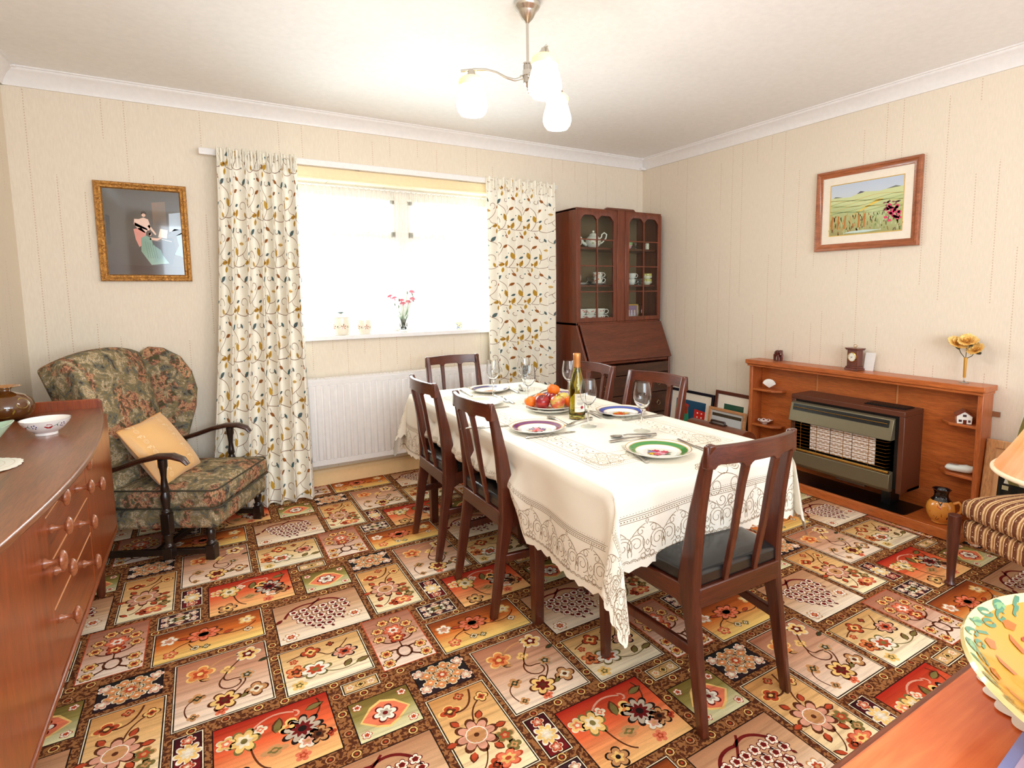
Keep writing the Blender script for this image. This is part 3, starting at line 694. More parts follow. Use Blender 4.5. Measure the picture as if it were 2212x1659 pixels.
cloth_m = painted('lace_cloth', .8, 0, .04, 900, spec=.2)
OX, OY = .325, .215            # overhang at the long sides and at the ends
CH = [(-1, 1.977-TY), (-1, 2.512-TY), (1, 2.505-TY), (1, 2.005-TY)]
def cloth(x, y, h=0.0):
    """flat cloth coordinates measured from the table centre -> draped position"""
    sx = 1 if x >= 0 else -1; sy = 1 if y >= 0 else -1
    if x > HX: x = HX+(x-HX)*.70
    ex = max(0, abs(x)-HX); bow = .030*cos(min(abs(x), HX)/HX*pi/2); ey = max(0, abs(y)-HY-bow); R = .012
    if ex == 0 and ey == 0: return (TX+x, TY+y, ZT+h)
    if ex > 0 and ey > 0:
        r_ = hypot(ex, ey); ph = atan2(ey, ex); k = min(1, r_/.05)
        A = (.27 if sx < 0 else .12)*sin(2*ph)*r_; Bk = .16*sin(4*ph)*r_+.02*sin(2*ph)*k
        ox, oy = (A-Bk)/1.414, (A+Bk)/1.414
        o = .012*k+.05*r_*k+h
        return (TX+sx*(HX+ox+o*cos(ph)), TY+sy*(HY+oy+o*sin(ph)), ZT-sqrt(max(0, r_*r_*(1-.08*sin(2*ph)))))
    if ex > 0:
        e = ex; near = min(1, max(0, (abs(y)-HY+.28)/.28)) if sy < 0 else 0
        lim = .18; f = 0
        for q, cy in CH:
            if q == sx: f = max(f, min(1, max(0, (.285-abs(y-cy))/.09)))
        if sx < 0 and abs(y-(2.245-TY)) < .12: f = max(f, .9)
        dz = e*(1-f)+f*lim*math.tanh(e/lim); out = .012*min(1, e/.02)+.05*e*(1-f)+f*(.034*sin(min(1, max(0, e-.09)/.235)*pi)+.008*sin(y*60)*(e > .08))
        out += (1-f)*.010*sin(y*16+1)*min(1, e/.1)
        return (TX+sx*(HX+out+h), TY+y, ZT-max(0, dz)+.0)
    e = ey; out = .012*min(1, e/.02)+.04*e+.006*sin(x*18+.6)*min(1, e/.1)
    return (TX+x, TY+sy*(HY+bow+out+h), ZT-e)
b = MB(); b.col = LC['base']
MX, MY = HX+OX, HY+OY+.03
xs = sorted(set([-HX+2*HX*i/40 for i in range(41)]+[s*(HX+OX*i/26) for i in range(27) for s in (-1,1)]+[s*(HX+q) for q in (.003,.007) for s in (-1,1)]))
ys = sorted(set([-HY-.03+2*(HY+.03)*i/90 for i in range(91)]+[s*(HY+.03+OY*i/22) for i in range(23) for s in (-1,1)]+[s*(HY+q) for q in (.003,.01,.02) for s in (-1,1)]))
def edge(x, y):
    if abs(abs(x)-MX) < 1e-6: x = (1 if x > 0 else -1)*(MX-.012+.016*abs(sin(y*pi/.055)))
    if abs(abs(y)-MY) < 1e-6: y = (1 if y > 0 else -1)*(MY-.012+.016*abs(sin(x*pi/.055)))
    return x, y
nx = len(xs)
for y in ys:
    for x in xs: b.v.append(cloth(*edge(x, y)))
for j in range(len(ys)-1):
    for i in range(nx-1): b.face((j*nx+i, j*nx+i+1, (j+1)*nx+i+1, (j+1)*nx+i))
P = Paint(b, lambda x, y, h: cloth(x, y, h+.0009)); LW = .0017
def L(pts, w=LW, c=None, cl=False): P.rib(pts, w, c or LC['line'], cl)
def dashes(x0, y0, x1, y1, st=.012, w=.002):
    n = int(hypot(x1-x0, y1-y0)/st)
    for i in range(n):
        a, c = i/n, (i+.5)/n; P.rib([(x0+(x1-x0)*a, y0+(y1-y0)*a), (x0+(x1-x0)*c, y0+(y1-y0)*c)], w, LC['line'])
def line(x0, y0, x1, y1, n=None, w=LW):
    n = n or max(2, int(hypot(x1-x0, y1-y0)/.03)); L([(x0+(x1-x0)*i/n, y0+(y1-y0)*i/n) for i in range(n+1)], w)
def lace_unit(T, w, d0=.012):
    """one repeat of the scalloped border; T(s, d): s along the edge, d inwards from the hem"""
    q = lambda pts, ww=LW: L([T(a, c) for a, c in pts], ww)
    for sg in (-1, 1):
        q([(sg*(a), c) for a, c in curl(.038,.062,.024,-.6,1.25,20,.22)]); q([(sg*a, c) for a, c in curl(.038,.062,.030,-.6,.8,14,.9)])
        q([(sg*a, c) for a, c in curl(.022,.098,.014,2.6,1.1,14,.3,-1)]); q([(sg*a, c) for a, c in bez((.006,.118),(.03,.112),(.05,.09))])
        q([(sg*a, c) for a, c in bez((.0,.03),(.02,.05),(.014,.075))]); q([(sg*a, c) for a, c in bez((.055,.03),(.05,.045),(.06,.06))])
    for k, r_ in ((0,.010),(-1,.008),(1,.008)): q([(k*.016+r_*cos(a), .030+r_*sin(a)-abs(k)*.006) for a in [2*pi*i/9 for i in range(10)]])
    q([(.006*cos(a), .060+.009*sin(a)) for a in [2*pi*i/4 for i in range(5)]], .002); q([(.005*cos(a), .125+.010*sin(a)) for a in [2*pi*i/4 for i in range(5)]], .002)
    for k in range(5):
        c = -w/2+w*(k+.5)/5; q([(c+.012*cos(a), .012+.009*sin(a)) for a in [pi*i/6 for i in range(7)]])
        q([(c+.007*cos(a), .012+.005*sin(a)) for a in [pi*i/5 for i in range(6)]])
def border(side):
    Ls, n, T = side
    w = Ls/n
    for k in range(n):
        s0 = -Ls/2+w*(k+.5); lace_unit(lambda a, c: T(s0+a, c), w)
    for d in (.132,.144,.150): 
        nn = int(Ls/.03); L([T(-Ls/2+Ls*i/nn, d) for i in range(nn+1)])
    nn = int(Ls/.010)
    for i in range(nn): 
        a = -Ls/2+Ls*i/nn; L([T(a, .138), T(a+.005, .138)], .003); L([T(a, .156), T(a+.003, .156)], .0016)
border((2*(HX+OX)-.02, 12, lambda s, d: (s, -(MY-.012-d)))); border((2*(HX+OX)-.02, 12, lambda s, d: (s, MY-.012-d)))
border((2*MY-.02, 19, lambda s, d: (-(MX-.012-d), s))); border((2*MY-.02, 19, lambda s, d: (MX-.012-d, s)))
# lace panel on the top: band with corner medallions
bx, by = HX-.165, HY-.26
def med(x, y, r):
    for k in range(6):
        a = k*pi/3; L([(x+r*.62*cos(a)+r*.30*cos(q), y+r*.62*sin(a)+r*.30*sin(q)) for q in [2*pi*i/10 for i in range(11)]], LW, LC['hole'])
        L(curl(x+r*.62*cos(a), y+r*.62*sin(a), r*.2, a, 1.0, 10, .3), LW, LC['hole'])
    P.ring(x, y, r*.28, LW, LC['hole']); P.ring(x, y, r*.14, LW, LC['hole']); P.ring(x, y, r, .001, LC['hole'], 20)
for sx in (-1, 1):
    for sy in (-1, 1):
        med(sx*bx, sy*by, .072)
    k = 0; y = -by+.09
    while y < by-.08:
        sg = 1 if k % 2 else -1
        L(curl(sx*bx+.012*sg, y, .024, 0 if sg > 0 else pi, 1.2, 14, .2, sg), LW, LC['hole']); L(bez((sx*bx-.035*sg, y-.03), (sx*bx+.03*sg, y), (sx*bx-.03*sg, y+.035)), LW, LC['hole'])
        P.circ(sx*bx-.026*sg, y, .004, LC['hole'], 6); k += 1; y += .052
for sy in (-1, 1):
    k = 0; x = -bx+.09
    while x < bx-.07:
        sg = 1 if k % 2 else -1
        L(curl(x, sy*by+.012*sg, .024, pi/2 if sg > 0 else -pi/2, 1.2, 14, .2, sg), LW, LC['hole']); L(bez((x-.03, sy*by-.035*sg), (x, sy*by+.03*sg), (x+.035, sy*by-.03*sg)), LW, LC['hole'])
        k += 1; x += .052
    med(0, sy*by, .05)
for e, w in ((.046,.0012),(.052,.0012),(-.046,.0012),(.082,.0012)):
    for s in (-1, 1):
        line(s*(bx+e), -(by+e), s*(bx+e), by+e, w=w); line(-(bx+e), s*(by+e), bx+e, s*(by+e), w=w)
for s in (-1, 1):
    dashes(s*(bx+.067), -(by+.067), s*(bx+.067), by+.067, .009); dashes(-(bx+.067), s*(by+.067), bx+.067, s*(by+.067), .009)
# large flower sprays in the middle of each end
for sy in (-1, 1):
    cx, cy = .02, sy*(HY+.02)
    for k in range(7):
        a = pi*(k/6); P.h = 0
        px_, py_ = cx+.060*cos(a), cy-sy*.058*sin(a)
        L([(px_+.022*cos(q), py_+.017*sin(q)) for q in [2*pi*i/12 for i in range(13)]], .002); L([(px_+.013*cos(q), py_+.010*sin(q)) for q in [2*pi*i/10 for i in range(11)]])
        P.rib([(px_-.006, py_), (px_+.006, py_)], .004, LC['line'])
    L([(cx+.03*cos(q), cy+.022*sin(q)) for q in [2*pi*i/16 for i in range(17)]], .002)
    for sg in (-1, 1):
        L([(cx+sg*a, cy+sy*c) for a, c in curl(.045,.055,.032,0,1.3,22,.2)], .002); L([(cx+sg*a, cy+sy*c) for a, c in curl(.02,.10,.022,0,1.2,18,.2)], .002)
        L([(cx+sg*a, cy+sy*c) for a, c in bez((.0,.02),(.09,.03),(.07,.10))], .002)
clo = b.build('tablecloth', cloth_m, smooth=80)
tag(clo, 'cream tablecloth with printed lace borders draped over the dining table', 'tablecloth')

# ------------------------------------------------------------ tableware
ZP = ZT+.0015
def plate(name, label, x, y, band, band2, r=.116, z=ZP, rz=0, style=0, cat='plate', tilt=0):
    g = rgb(214,176,104); w = rgb(250,246,238); pr = [(.062,.001),(.066,.004),(.076,.0065),(.0785,.008),(.081,.0088),(.100,.0155),(.103,.0165),(.108,.018),(.112,.0192),(.1155,.020),(.116,.0185),(.105,.0125),(.080,.004),(.066,0),(.060,0)]
    if band is None: cs = [w,w,w,g,w,w,w,g,w,w,w,w,w,w,w]
    else: cs = [w,w,w,g,band,g,w,w,g,w,w,w,w,w,w]
    k = r/.116; b = MB(); b.lathe([(a*k, c*k) for a, c in pr], seg=56, cap0=False, cap1=False, cols=cs)
    b.lathe([(1e-4, .001),(.062*k,.001)], seg=56, cap0=False, cap1=False, cols=[w]); b.lathe([(1e-4,0),(.060*k,0)], seg=32, cap0=False, cap1=False, cols=[w])
    P = Paint(b, lambda a, c, h: (a*k, c*k, .0014+h)); rr = random.Random(style)
    pal = {0: [rgb(232,160,180),rgb(208,60,92),rgb(150,140,200),rgb(240,186,70),rgb(226,110,120)], 1: [rgb(222,70,70),rgb(236,130,150),rgb(120,100,160),rgb(238,210,180)], 2: [rgb(232,84,30),rgb(238,120,50),rgb(244,190,70),rgb(232,84,30)], 3: [rgb(240,196,110),rgb(236,150,90),rgb(120,150,90)]}[style % 4]
    for q in range(10): a = rr.random()*6.28; d = .018+.022*rr.random(); P.leaf(d*cos(a)*.6, d*sin(a)*.6, .026, .010, a, rgb(98,128,84))
    P.h = .0003
    for q in range(7):
        a = q*.9+.4; d = .026 if q else 0; c = pal[q % len(pal)]; P.flower(d*cos(a), d*sin(a)*.75, .0155 if q else .022, 6, c, tuple(min(1, v*1.4) for v in c[:3])+(1,), None)
        P.h += .0002
    o = b.build(name, painted('glazed_china', .12, .6), smooth=40); o.location = (x, y, z); o.rotation_euler = (0,tilt,rz)
    tag(o, label, cat, 'dinner plates with flower centres' if cat == 'plate' else None); return o
BL, PU, GR, NV = rgb(70,92,170), rgb(120,66,112), rgb(66,142,72), rgb(60,62,124)
plate('dinner_plate', 'dinner plate with green rim and mixed flower centre at the near end of the table', 1.340, 1.432, GR, None, style=0)
plate('dinner_plate', 'dinner plate with purple rim and red flower centre, left of the bottle', 1.150, 1.945, PU, None, style=1)
plate('dinner_plate', 'dinner plate with bright blue rim and orange flowers, behind the nearest right-hand glass', 1.632, 1.995, BL, None, style=2)
plate('dinner_plate', 'dinner plate with dark blue rim and orange flowers at the far end of the table', 1.383, 2.868, NV, None, style=2, rz=1)
plate('dinner_plate', 'white dinner plate with green-edged flowers, behind the two left chairs', 1.178, 2.548, rgb(226,222,206), None, style=3)
plate('dinner_plate', 'dinner plate with mauve rim, half hidden behind the fruit', 1.628, 2.492, rgb(150,118,158), None, style=0, rz=2)
plate('serving_plate', 'lower plate of the two stacked beneath the fruit', 1.400, 2.235, None, None, .122, style=3, cat='serving plate')
plate('serving_plate', 'upper gold-lined plate that carries the satsumas and apples', 1.400, 2.235, rgb(240,224,190), None, .122, z=ZP+.013, style=3, cat='serving plate')

def glass(label, x, y):
    t = thing('wine_glass', label, 'wine glass', (x, y, ZP), 0, 'wine glasses on the table')
    b = MB(); b.lathe([(.0345,.0),(.0345,.0015),(.020,.0035),(.008,.006),(.0045,.012)], seg=40, cap1=False); b.build('foot', foot_glass, t, smooth=60)
    b = MB(); b.lathe([(.0045,.012),(.0040,.05),(.0045,.082)], seg=16); b.build('stem', clear, t, smooth=60)
    b = MB(); pr = [(.0045,.082),(.008,.091),(.020,.101),(.031,.118),(.0355,.137),(.0355,.155),(.032,.182),(.0285,.200),(.0275,.200),(.0308,.182),(.0342,.155),(.0342,.137),(.0298,.119),(.019,.103),(.006,.0935),(.0002,.093)]
    b.lathe(pr, seg=40, cap1=False); b.build('bowl', clear, t, smooth=60); return t
glass('stemmed wine glass right beside the wine bottle', 1.362, 1.878)
glass('stemmed wine glass nearest the camera, behind the green-rimmed plate', 1.498, 1.696)
glass('stemmed wine glass furthest to the left, in front of the dark-blue-rimmed plate', 1.323, 2.697)
glass('stemmed wine glass just left of the fruit plate', 1.389, 2.43)
glass('stemmed wine glass behind the one left of the fruit, against the right curtain', 1.514, 2.70)
glass('stemmed wine glass mostly hidden behind the wine bottle', 1.648, 2.45)

# wine bottle
wb = thing('wine_bottle', 'bottle of white wine with copper foil neck and cream label', 'wine bottle', (1.411, 2.032, ZP))
green_g = glassmat('bottle_glass', (226,222,120), ior=1.45)
b = MB(); b.lathe([(.0002,.010),(.028,.004),(.034,0),(.0365,.004),(.0370,.02),(.0370,.125),(.034,.150),(.024,.190),(.0165,.222),(.0148,.245),(.0148,.290),(.0118,.290),(.0118,.245),(.0135,.222),(.021,.190),(.031,.150),(.0345,.125),(.0345,.03),(.030,.018),(.0002,.020)], seg=40, cap0=False, cap1=False)
b.build('bottle_body', green_g, wb, smooth=60)
wine = glassmat('white_wine', (236,206,60), ior=1.36)
b = MB(); b.lathe([(.0002,.022),(.029,.021),(.0335,.032),(.0335,.125),(.030,.150),(.0205,.188),(.0155,.208),(.0002,.208)], seg=32, cap0=False, cap1=False); b.build('wine', wine, wb, smooth=60)
b = MB(); b.lathe([(.0158,.228),(.0156,.262),(.0165,.264),(.0165,.284),(.0160,.292),(.0150,.2935),(.0002,.2935)], seg=28, cap0=False, cap1=False); b.build('foil', plain('copper_foil', (206,140,82), .35, .6), wb, smooth=60)
b = MB(); b.col = rgb(244,240,228); A0, A1 = radians(-140), radians(-60)
lab = lambda u, v, h=0: ((.0378+h)*cos(A0+(A1-A0)*u), (.0378+h)*sin(A0+(A1-A0)*u), .035+.082*v)
b.grid(16, 4, lambda u, v: lab(u, v)); P = Paint(b, lambda x, y, h: lab(x, y, .0003+h))
dk = rgb(90,84,90)
for k, (yy, a, c) in enumerate(((.86,.2,.8),(.66,.24,.74),(.60,.3,.7),(.52,.2,.8),(.48,.22,.78),(.44,.2,.76),(.40,.28,.7),(.12,.3,.7))): P.rib([(a+(c-a)*i/8, yy) for i in range(9)], .012 if k else .002, dk)
for k in range(4): P.rib([(.26+k*.13, .80), (.29+k*.13, .90), (.34+k*.13, .80)], .025, dk)
P.rib([(i/10, .24) for i in range(11)], .015, rgb(180,140,60)); P.h = .0004; P.circ(.62, .25, .13, rgb(168,30,58), 14, .09)
b.build('label', painted('paper_label', .6), wb, smooth=60)

# fruit on the plate
fx, fy, fz = 1.400, 2.235, ZP+.0145
orange = N('satsuma_skin'); g_ = orange.noise(orange.coord((1,1,1)), 260, 2); orange.base(orange.ramp(orange.noise(orange.coord((1,1,1)), 20, 2), [(.3, rgb(238,104,18)), (.7, rgb(250,134,34))])); orange.set(rough=.38, sub=.05); orange.bump(g_, .25, .0012); orange = orange.m
def applem(name, a, c, d):
    n = N(name); g = n.noise(n.coord((14,14,30)), 1.6, 3); n.base(n.ramp(g, [(.34, rgb(a)), (.5, rgb(c)), (.66, rgb(d))])); n.set(rough=.22, coat=.4); return n.m
ap1 = applem('apple_skin_mixed', (206,196,96), (224,120,80), (206,52,44)); ap2 = applem('apple_skin_dark', (120,14,28), (150,22,32), (184,44,40)); pear_m = applem('apple_skin_yellow', (214,202,90), (224,206,110), (220,190,90))
def fruit(name, label, cat, dx, dy, z, r, mat, kind):
    b = MB()
    if kind == 'apple': pr = [(1e-4,-.80),(.25,-.86),(.45,-.84),(.80,-.55),(.98,-.05),(.97,.30),(.80,.66),(.50,.86),(.25,.86),(.08,.74),(1e-4,.66)]
    elif kind == 'plum': pr = [(1e-4,-1.05),(.4,-.95),(.78,-.62),(.92,-.1),(.90,.3),(.68,.75),(.35,1.0),(.08,1.02),(1e-4,.98)]
    else: pr = [(1e-4,-.78),(.4,-.76),(.8,-.5),(1.0,-.05),(.95,.35),(.7,.66),(.3,.78),(.08,.75),(1e-4,.73)]
    b.lathe([(a*r, c*r) for a, c in pr], seg=28, cap0=False, cap1=False); o = b.build(name, mat, smooth=80)
    o.location = (fx+dx, fy+dy, fz+z); o.rotation_euler = (.2*sin(dx*90), .25*cos(dy*70), dx*20); tag(o, label, cat, 'fruit on the plate')
    if kind != 'plum':
        b = MB()
        if kind == 'apple': b.tube([(0,0,r*.66),(.001,0,r*.95),(.004,0,r*1.15)], .0012, 6)
        else: b.lathe([(1e-4,r*.75),(.003,r*.765),(.001,r*.79),(1e-4,r*.80)], seg=6, cap0=False, cap1=False)
        b.build('stalk', plain('stalk_brown', (84,66,30), .7), o)
# offsets run to the camera's left/right (a) and away from it (c)
vr, vf = Vector((.855,-.519)), Vector((.519,.855))
def fo(a, c): p = vr*a+vf*c; return p.x, p.y
for nm, lb, ct, a, c, z, r_, mt, kd in (
  ('satsuma','orange satsuma at the left end of the fruit','satsuma',-.096,-.004,.030,.031,orange,'sats'),
  ('satsuma','orange satsuma at the back left of the fruit','satsuma',-.050,.050,.034,.032,orange,'sats'),
  ('satsuma','orange satsuma on the very top of the fruit','satsuma',.012,.020,.082,.032,orange,'sats'),
  ('satsuma','orange satsuma at the right of the fruit, next to the bottle','satsuma',.094,-.016,.031,.032,orange,'sats'),
  ('apple','dark red apple at the front of the fruit','apple',-.041,-.044,.034,.036,ap2,'apple'),
  ('apple','red and green apple at the front, right of the dark red one','apple',.031,-.056,.034,.036,ap1,'apple'),
  ('apple','yellow-green apple at the back right of the fruit','apple',.056,.034,.033,.035,pear_m,'apple'),
  ('plum','small dark plum in the middle of the fruit','plum',.004,-.002,.048,.023,ap2,'plum'),
  ('plum','second small plum, behind the middle of the fruit','plum',-.010,.052,.034,.024,ap2,'plum')):
    dx, dy = fo(a, c); fruit(nm, lb, ct, dx, dy, z, r_, mt, kd)

# cutlery
def cutlery(kind, label, p0, p1, lift=0.0):
    """p0 the bowl, tines or blade end; p1 the handle end"""
    Lg = {'spoon': .19, 'fork': .20, 'knife': .22}[kind]; b = MB(); z = .0022
    if kind == 'knife':
        b.prism([(0,-.002),(.02,-.0085),(.10,-.0095),(.118,-.006),(.118,.004),(0,.0045)], 'z', .0005, .0022); b.tube([(.115,0,z),(.14,0,z+.001),(Lg-.02,0,z+.001),(Lg,0,z)], [.0035,.0045,.0055,.004], 8, 1.3)
    elif kind == 'spoon':
        pts = []
        b.grid(10, 8, lambda u, v: (.052*u, .0185*(v*2-1)*sqrt(max(0, sin(pi*min(1,max(0,.03+u*.94)))**.8)), .0065-.006*(1-(v*2-1)**2)*sin(pi*u)))
        b.tube([(.050,0,.0062),(.07,0,.009),(.12,0,.007),(.16,0,.004),(Lg,0,.0028)], [.003,.0028,.003,.0042,.005], 8, 1.6)
    else:
        for q in (-.0078,-.0026,.0026,.0078): b.tube([(0,q,.006),(.02,q,.002),(.045,q*.9,.003)], [.0009,.0013,.0015], 6)
        b.tube([(.043,0,.003),(.056,0,.004),(.068,0,.006),(.08,0,.0075)], [.0035,.0045,.003,.0025], 8, 2.3); b.tube([(.078,0,.0075),(.12,0,.007),(.165,0,.004),(Lg,0,.0028)], [.0025,.003,.0042,.005], 8, 1.6)
    o = b.build({'spoon':'dessert_spoon','fork':'table_fork','knife':'table_knife'}[kind], steel, smooth=50)
    o.location = (p0[0], p0[1], ZP+lift); o.rotation_euler = (0,0,atan2(p1[1]-p0[1], p1[0]-p0[0]))
    return tag(o, label, {'spoon':'spoon','fork':'fork','knife':'knife'}[kind], 'cutlery at the place settings')
cutlery('fork', 'steel fork left of the green-rimmed plate, handle towards the camera', (1.288,1.56), (1.232,1.37))
cutlery('spoon', 'steel spoon lying across, above the green-rimmed plate', (1.325,1.682), (1.50,1.622))
cutlery('fork', 'steel fork lying under the spoon above the green-rimmed plate', (1.48,1.60), (1.29,1.632))
cutlery('knife', 'steel knife right of the green-rimmed plate', (1.530,1.53), (1.484,1.30))
cutlery('spoon', 'steel spoon right of the purple-rimmed plate', (1.312,2.115), (1.296,1.93))
cutlery('fork', 'steel fork crossing below the spoon by the purple-rimmed plate', (1.262,1.915), (1.40,1.96), .004)
cutlery('knife', 'steel knife on the near side of the purple-rimmed plate', (1.265,1.835), (1.05,1.855))
cutlery('knife', 'steel knife left of the purple-rimmed plate beside the chair back', (1.10,2.07), (.99,2.10))
cutlery('fork', 'steel fork left of the blue-rimmed plate, below the bottle', (1.528,2.17), (1.50,1.96))
cutlery('spoon', 'steel spoon with its bowl towards the camera, left of the blue-rimmed plate', (1.530,1.935), (1.512,2.13), .006)
cutlery('knife', 'steel knife on the near side of the blue-rimmed plate', (1.548,1.882), (1.735,1.866))
cutlery('spoon', 'steel spoon right of the far plate with the dark blue rim', (1.535,2.76), (1.60,2.90))
cutlery('fork', 'steel fork right of the far plate with the dark blue rim', (1.51,2.92), (1.49,2.72))
cutlery('knife', 'steel knife left of the far plate with the dark blue rim', (1.255,3.00), (1.232,2.77))
cutlery('spoon', 'steel spoon beside the white plate, in front of the left-hand glass', (1.352,2.66), (1.327,2.48))
cutlery('fork', 'steel fork beside the white plate, near the left-hand glass', (1.312,2.50), (1.33,2.67), .003)
cutlery('knife', 'steel knife at the near edge of the white plate', (1.275,2.425), (1.08,2.43))
cutlery('knife', 'steel knife left of the mauve-rimmed plate', (1.500,2.60), (1.60,2.66))
# ------------------------------------------------------------ bureau bookcase in the corner
bu = thing('bureau_bookcase', 'dark oak bureau bookcase with glazed doors standing in the corner beside the curtain', 'bureau', (2.79, D-.008, 0))
hw, dp, dB = .415, .288, .415           # half width, depth of the top, depth of the base
yF, yB = -dp, -dB
b = MB()
for s in (-1, 1):
    x0, x1 = (-hw, -hw+.018) if s < 0 else (hw-.018, hw)
    b.prism([(0,.06),(yB,.06),(yB,.69),(yF,.962),(yF,1.82),(yF+.02,1.828),(0,1.828)], 'x', x0, x1)
b.box(-hw+.018, hw-.018, -.006, 0, .06, 1.82); b.box(-hw, hw, yF, 0, .962, .985); b.box(-hw, hw, yF+.0, 0, 1.812, 1.830); b.box(-hw+.018, hw-.018, yB+.01, 0, .67, .69); b.box(-hw, hw, yB+.005, -.01, .05, .09)
b.build('carcass', bureau_wood, bu, bevel=.003)
b = MB(); b.box(-hw+.018, hw-.018, -.012, -.006, .985, 1.812); b.build('back_board', plain('olive_back_board', (132,108,78), .7), bu)
b = MB(); b.prism([(-.155,1.828),(-.135,1.845),(.125,1.845),(.145,1.828)], 'y', yF-.006, yF+.02); b.build('crest', bureau_x, bu, bevel=.002)
for z in (1.535, 1.252):
    b = MB(); b.box(-hw+.018, hw-.018, yF+.045, -.012, z, z+.014); b.build('shelf', bureau_x, bu)
b = MB(); b.box(-.036,.047,yF-.004,yF+.014,.985,1.835); 
for x in (-.034,.043): b.tube([(x,yF-.006,.99),(x,yF-.006,1.83)], .0035, 8)
b.build('centre_pilaster', bureau_wood, bu, bevel=.002)
def glazed(x0, x1):
    z0, z1, fr = .987, 1.814, .034
    d = MB(); ya, yb = yF-.006, yF+.014; gx0, gx1, gz0, gz1 = x0+fr, x1-fr, z0+fr-.002, z1-.030
    d.box(x0, gx0, ya, yb, z0, z1); d.box(gx1, x1, ya, yb, z0, z1); d.box(gx0, gx1, ya, yb, z0, gz0)
    mid = (gx0+gx1)/2
    # arched head
    n = 14
    for q in range(2):
        a0, a1 = (gx0, mid) if q == 0 else (mid, gx1)
        for i in range(n):
            u0, u1 = i/n, (i+1)/n
            def hz(u):
                t = abs(u*2-1); return gz1-.004-.030*max(0, (t-.45)/.55)**1.3-.006*(t > .82)
            d.hexa([(a0+(a1-a0)*u0,ya,hz(u0)),(a0+(a1-a0)*u1,ya,hz(u1)),(a0+(a1-a0)*u1,yb,hz(u1)),(a0+(a1-a0)*u0,yb,hz(u0)),
                    (a0+(a1-a0)*u0,ya,z1),(a0+(a1-a0)*u1,ya,z1),(a0+(a1-a0)*u1,yb,z1),(a0+(a1-a0)*u0,yb,z1)])
    o = d.build('door', bureau_wood, bu, bevel=.0015)
    g = MB(); g.box(mid-.0055, mid+.0055, ya, ya+.010, gz0, gz1-.03)
    for z in (1.215, 1.408, 1.602): g.box(gx0, gx1, ya+.001, ya+.009, z-.004, z+.004)
    g.build('glazing_bar', bureau_wood, o); 
    g = MB(); g.box(gx0, gx1, ya+.011, ya+.013, gz0, gz1+.01); g.build('glass', pane_glass, o)
    return o
glazed(-hw+.001, -.038); glazed(.049, hw-.001)
# sloping fall
b = MB(); t = Vector((0, yB-yF, .69-.962)).normalized(); nrm = Vector((0, t.z, -t.y))
pts = []
for x in (-hw+.022, hw-.004):
    for a, e in ((0,0),(1,0),(1,1),(0,1)):
        p = Vector((x, yF-.001, .966)).lerp(Vector((x, yB-.004, .690)), a)+nrm*(.018*(1-e)); pts.append(p)
b.add(pts, [(0,1,2,3),(7,6,5,4),(0,4,5,1),(1,5,6,2),(2,6,7,3),(3,7,4,0)]); b.build('fall_front', bureau_x, bu, bevel=.003)
zz = [.66, .575, .42, .255, .09]
for k in range(4):
    b = MB(); b.box(-hw+.024, hw-.024, yB-.006, yB+.012, zz[k+1]+.003, zz[k]-.003); o = b.build('drawer', wood('bureau_drawer', (58,32,20), (84,48,30), 'X', .35, .25), bu, bevel=.002)
    if k:
        for x in (-.26, .28):
            r = MB(); r.tube([(x+.017*cos(a), yB-.016, (zz[k]+zz[k+1])/2-.006+.017*sin(a)) for a in [2*pi*i/16 for i in range(16)]], .0022, 6, closed=True); r.ball((x, yB-.012, (zz[k]+zz[k+1])/2+.012), .006, 10, 6); r.build('ring_handle', metal('old_brass', (150,130,96), .35), o)
for x in (-hw+.04, hw-.04):
    for y in (yB+.04, -.04):
        b = MB(); b.lathe([(.018,0),(.026,.012),(.024,.03),(.016,.05),(.020,.062)], (x,y,0), 16); b.build('foot', bureau_wood, bu, smooth=60)

